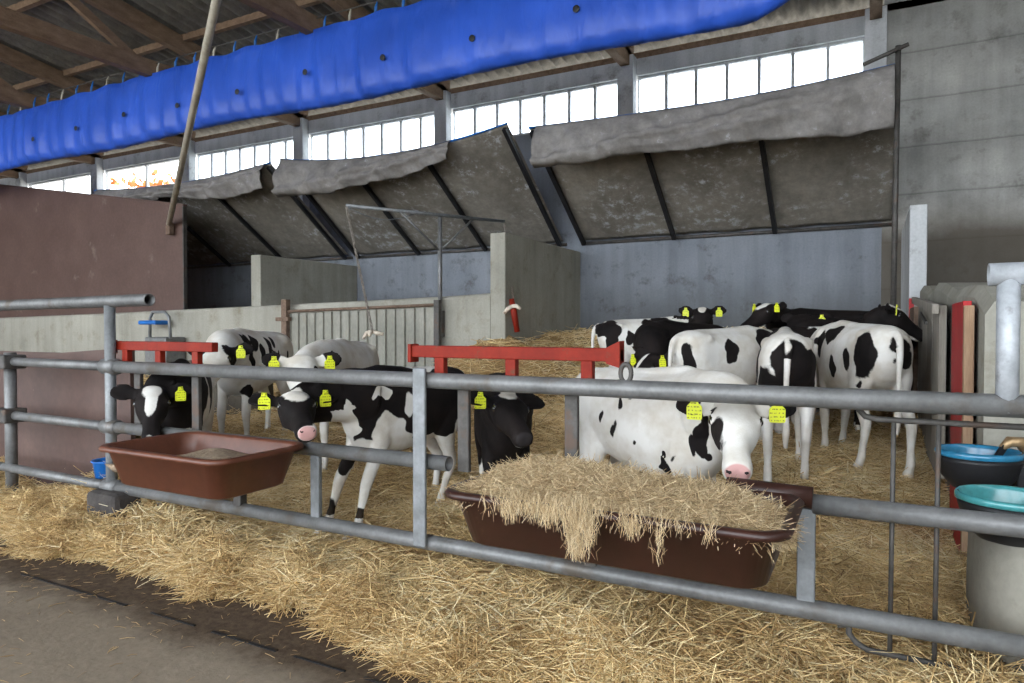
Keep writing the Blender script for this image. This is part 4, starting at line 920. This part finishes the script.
# ------------------------------------------------------------------ straw
def stalks(name, P, dirs, L, Wd, curve, m, rnd, up=None):
    """many stalks as bent three-sided prisms in one mesh (nobody could count them)"""
    n = len(P); d = dirs / np.linalg.norm(dirs, axis=1)[:, None]
    s = np.cross(d, np.array([0, 0, 1.0])); s /= np.linalg.norm(s, axis=1)[:, None] + 1e-6; u = np.cross(s, d)
    V = np.empty((n, 9, 3), np.float32); rn = RNG.uniform(-1, 1, (n, 1))
    for j, t in enumerate((-.5, 0, .5)):
        c = P + d * (L[:, None] * t) + u * (curve[:, None] * (0 if j == 1 else -1)) * L[:, None] + s * (curve[:, None] * rn * (0 if j == 1 else 1)) * L[:, None]
        w = Wd[:, None] * (1 if j == 1 else .75)
        for k in range(3):
            a = 2 * math.pi * k / 3 + .3; V[:, j * 3 + k] = c + s * math.cos(a) * w + u * math.sin(a) * w * .7
    F = []
    for j in (0, 1):
        for k in range(3): F.append((j * 3 + k, j * 3 + (k + 1) % 3, (j + 1) * 3 + (k + 1) % 3, (j + 1) * 3 + k))
    F = np.array(F, np.int32); FF = (F[None] + (np.arange(n, dtype=np.int32) * 9)[:, None, None]).reshape(-1)
    me = bpy.data.meshes.new(name); me.vertices.add(n * 9); me.vertices.foreach_set('co', V.reshape(-1))
    nf = n * 6; me.loops.add(nf * 4); me.loops.foreach_set('vertex_index', FF)
    me.polygons.add(nf); me.polygons.foreach_set('loop_start', np.arange(nf, dtype=np.int32) * 4)
    me.update(calc_edges=True)
    a = me.attributes.new('rnd', 'FLOAT', 'POINT'); a.data.foreach_set('value', np.repeat(rnd, 9).astype(np.float32))
    me.materials.append(m); o = bpy.data.objects.new(name, me); COL.objects.link(o); return o
# bed under the stalks
def sb(u, v):
    x = -15 + 15.38 * u; y = 1.66 + 7.1 * v; return Vector((x, y, 0))
bm = grid(260, 150, sb)
co = np.array([v.co[:] for v in bm.verts]); gz = G(co[:, 0], co[:, 1]); e = EDGE(co[:, 0])
gz = np.where(co[:, 1] < e, -.03, gz)
for v, z in zip(bm.verts, gz): v.co.z = float(z) + .0
bed = obj('straw_bed', bm, M['strawbed'], None, True); tag(bed, 'trodden straw bedding layer covering the pen floor', 'straw', kind='stuff')
# loose stalks, denser and finer near the fence
def field(n, ymin, ymax, Lr, Wr, lift, xl=None, tilt=.28):
    xs = []; ys = []
    need = n
    while need > 0:
        y = RNG.uniform(ymin, ymax, need * 2); k = (-.4648 + ((RNG.uniform(-40, 1064, need * 2) - 512) / 683) * .8854)
        u = (RNG.uniform(-40, 1064, need * 2) - 512) / 683
        x = y * (-.4648 + u * .8854) / (.8854 + u * .4648)
        x = np.where(x > .36 - .0 * y, .36 - RNG.uniform(0, 1.2, need * 2), x)
        ok = (y > EDGE(x) - .02 + 0 * x) & ~((x < -3.5) & (y > 6.55)) & (x > -11) & ~((x > -9.2) & (x < -3.86) & (y > 2.46) & (y < 2.6))
        x, y = x[ok], y[ok]; xs.append(x); ys.append(y); need -= len(x)
    x = np.concatenate(xs)[:n]; y = np.concatenate(ys)[:n]
    z = G(x, y) + RNG.uniform(-.01, lift, n) ** 1.0
    a = RNG.uniform(0, 2 * np.pi, n); t = RNG.normal(0, tilt, n)
    d = np.stack([np.cos(a) * np.cos(t), np.sin(a) * np.cos(t), np.sin(t)], 1)
    L = RNG.uniform(*Lr, n) * RNG.choice([.5, 1, 1, 1.4], n); w = RNG.uniform(*Wr, n)
    clump = .5 + .5 * np.sin(x * 3.3 + 1.5 * np.sin(y * 2.7)) * np.sin(y * 4.1 + 1.2 * np.sin(x * 2.2))
    r = np.clip(RNG.beta(2.2, 2.0, n) * .8 + .26 * clump + .02, 0, 1)
    return np.stack([x, y, z], 1), d, L, w, RNG.uniform(0, .12, n), r
def cat_(*fs): return [np.concatenate(z) for z in zip(*fs)]
P_, D_, L_, W_, C_, R_ = cat_(field(52000, 1.8, 3.4, (.07, .27), (.0015, .0035), .06), field(46000, 3.2, 5.6, (.08, .26), (.0022, .0042), .06), field(26000, 5.4, 8.7, (.10, .26), (.0034, .006), .06))
o = stalks('loose_straw', P_, D_, L_, W_, C_, M['straw'], R_); tag(o, 'golden loose straw stalks spread over the calf pen', 'straw', kind='stuff')
# the drift of straw pushed out under the fence
n = 26000; x = RNG.uniform(-5.2, .9, n); e = EDGE(x); y = e + RNG.gamma(1.6, .07, n) - .02; y = np.minimum(y, 2.3)
hh = .10 * np.clip((y - e) / .12, 0, 1) * np.exp(-np.clip(y - e - .15, 0, 1) / .2)
hh = hh * (.55 + .6 * np.sin(x * 3.1 + np.sin(x * 7)) ** 2); z = np.maximum(G(x, y), 0) + RNG.uniform(0, 1, n) * (hh + .01)
a = RNG.normal(.2, 1.2, n); t = RNG.normal(0, .4, n); d = np.stack([np.cos(a) * np.cos(t), np.sin(a) * np.cos(t), np.sin(t)], 1)
o = stalks('straw_drift', np.stack([x, y, z], 1), d, RNG.uniform(.06, .20, n), RNG.uniform(.0012, .0026, n), RNG.uniform(0, .14, n), M['straw'], np.clip(RNG.beta(2.0, 2.0, n) * .8 + .25 * np.sin(x * 4.7 + 2 * np.sin(y * 9)) ** 2 - .03, 0, 1))
tag(o, 'straw drift spilling out under the bottom rail onto the floor', 'straw', kind='stuff')
# mound behind the left upright
n = 5000; a = RNG.uniform(0, 6.28, n); r = RNG.random(n) ** .6 * .42; x = -3.72 + r * np.cos(a); y = 2.36 + r * .5 * np.sin(a); z = np.maximum(G(x, y), .03) + RNG.uniform(0, .06, n) * (1 - r / .5)
t = RNG.normal(0, .5, n); a2 = RNG.uniform(0, 6.28, n); d = np.stack([np.cos(a2) * np.cos(t), np.sin(a2) * np.cos(t), np.sin(t)], 1)
o = stalks('straw_heap', np.stack([x, y, z], 1), d, RNG.uniform(.06, .2, n), RNG.uniform(.0015, .003, n), RNG.uniform(0, .14, n), M['straw'], np.clip(RNG.beta(2.4, 2.0, n), 0, 1))
tag(o, 'small straw heap in front of the low brown board', 'straw', kind='stuff')
# scattered bits on the concrete
n = 800; x = RNG.uniform(-5.2, .6, n); y = 1.95 - RNG.gamma(1.5, .22, n); 
z = np.full(n, .004); a = RNG.uniform(0, 6.28, n); d = np.stack([np.cos(a), np.sin(a), 0 * a + .01], 1)
o = stalks('scattered_straw', np.stack([x, y, z], 1), d, RNG.uniform(.012, .06, n), RNG.uniform(.0008, .0016, n), RNG.uniform(0, .08, n), M['straw'], RNG.uniform(0, .42, n))
tag(o, 'single straw stalks scattered on the concrete floor', 'straw', kind='stuff')
# hay heaped in the middle trough
def hayh(x, y):
    u = (x + .675) / .47; v = (y - 1.98) / .225
    h = .575 + .042 * np.clip(1 - np.abs(u) ** 4, 0, 1) * np.clip(1 - np.abs(v) ** 3, 0, 1) + .030 * np.exp(-((x + .93) / .2) ** 2 - ((y - 2.15) / .16) ** 2) + .02 * np.exp(-((x + .70) / .15) ** 2 - ((y - 1.9) / .2) ** 2)
    return h - .07 * np.exp(-((x + .22) / .09) ** 2) * (y > 2.05)
bm = grid(60, 34, lambda u, v: Vector((-1.125 + .90 * u, 1.80 + .37 * v, 0)))
for v in bm.verts: v.co.z = float(hayh(v.co.x, v.co.y)) - .02
r = bmesh.ops.extrude_face_region(bm, geom=bm.faces[:]); 
for g_ in r['geom']:
    if isinstance(g_, bmesh.types.BMVert): g_.co.z = .50 + .0 * g_.co.x; g_.co.x = -.675 + (g_.co.x + .675) * .9; g_.co.y = 2.015 + (g_.co.y - 2.015) * .85
hb = tag(obj('hay_heap', fix(bm), M['strawbed'], None, True), 'packed hay filling the middle trough', 'hay', kind='stuff')
n = 26000; x = RNG.uniform(-1.15, -.205, n); y = RNG.uniform(1.795, 2.19, n); z = hayh(x, y) + RNG.uniform(-.02, .022, n)
a = RNG.uniform(0, 6.28, n); t = RNG.normal(0, .38, n); d = np.stack([np.cos(a) * np.cos(t), np.sin(a) * np.cos(t), np.sin(t)], 1)
Ls = RNG.uniform(.03, .12, n); ws = RNG.uniform(.0007, .0016, n); rs = np.clip(RNG.beta(2.2, 2.0, n), 0, 1)
# clumps hanging over the front rim: (x, width, length, count)
HX, HY, HZ, HD = [], [], [], []
for cx, cw, cl, cn in ((-.70, .030, .125, 620), (-.665, .016, .09, 160), (-.475, .012, .10, 80), (-.90, .04, .05, 240), (-.79, .05, .05, 260), (-.55, .025, .05, 170), (-.99, .004, .08, 9), (-.35, .012, .03, 30), (-.44, .04, .02, 40), (-.78, .12, .02, 360)):
    s_ = RNG.random(cn) ** 1.3; HX.append(cx + RNG.normal(0, 1, cn) * cw * (1 - .55 * s_)); HY.append(1.735 - .018 * np.minimum(1, s_ * 3) + .05 * (1 - np.minimum(1, s_ * 5)) - RNG.uniform(0, .018, cn))
    HZ.append(.615 - s_ * cl + RNG.normal(0, .004, cn)); HD.append(np.stack([RNG.normal(0, .45, cn), RNG.normal(0, .25, cn), -1 + 0 * s_], 1))
hx, hy, hz, hd = np.concatenate(HX), np.concatenate(HY), np.concatenate(HZ), np.concatenate(HD); m_ = len(hx)
P_ = np.concatenate([np.stack([x, y, z], 1), np.stack([hx, hy, hz], 1)]); D_ = np.concatenate([d, hd])
o = stalks('loose_hay', P_, D_, np.concatenate([Ls, RNG.uniform(.02, .055, m_)]), np.concatenate([ws, RNG.uniform(.0005, .0011, m_)]), RNG.uniform(0, .2, n + m_), M['hay'], np.concatenate([rs, np.clip(RNG.beta(2.6, 2.0, m_), 0, 1)]))
tag(o, 'loose hay heaped over the middle trough and hanging over its front rim', 'hay', kind='stuff')
# ground feed in the left trough
bm = grid(70, 30, lambda u, v: Vector((-2.955 + .74 * u, 1.80 + .36 * v, 0)))
for v in bm.verts:
    x, y = v.co.x, v.co.y
    v.co.z = .520 + .035 * math.exp(-((x + 2.45) / .25) ** 2 - ((y - 2.05) / .2) ** 2) + .015 * math.sin(x * 14 + y * 5) * math.sin(y * 17)- .03*max(0,(-2.75-x))/.3
r = bmesh.ops.extrude_face_region(bm, geom=bm.faces[:])
for g_ in r['geom']:
    if isinstance(g_, bmesh.types.BMVert): g_.co.z = .470; g_.co.x = -2.585 + (g_.co.x + 2.585) * .93; g_.co.y = 1.98 + (g_.co.y - 1.98) * .85
tag(obj('ground_feed', fix(bm), M['feed'], None, True), 'grey-brown ground feed in the left trough', 'feed', kind='stuff')
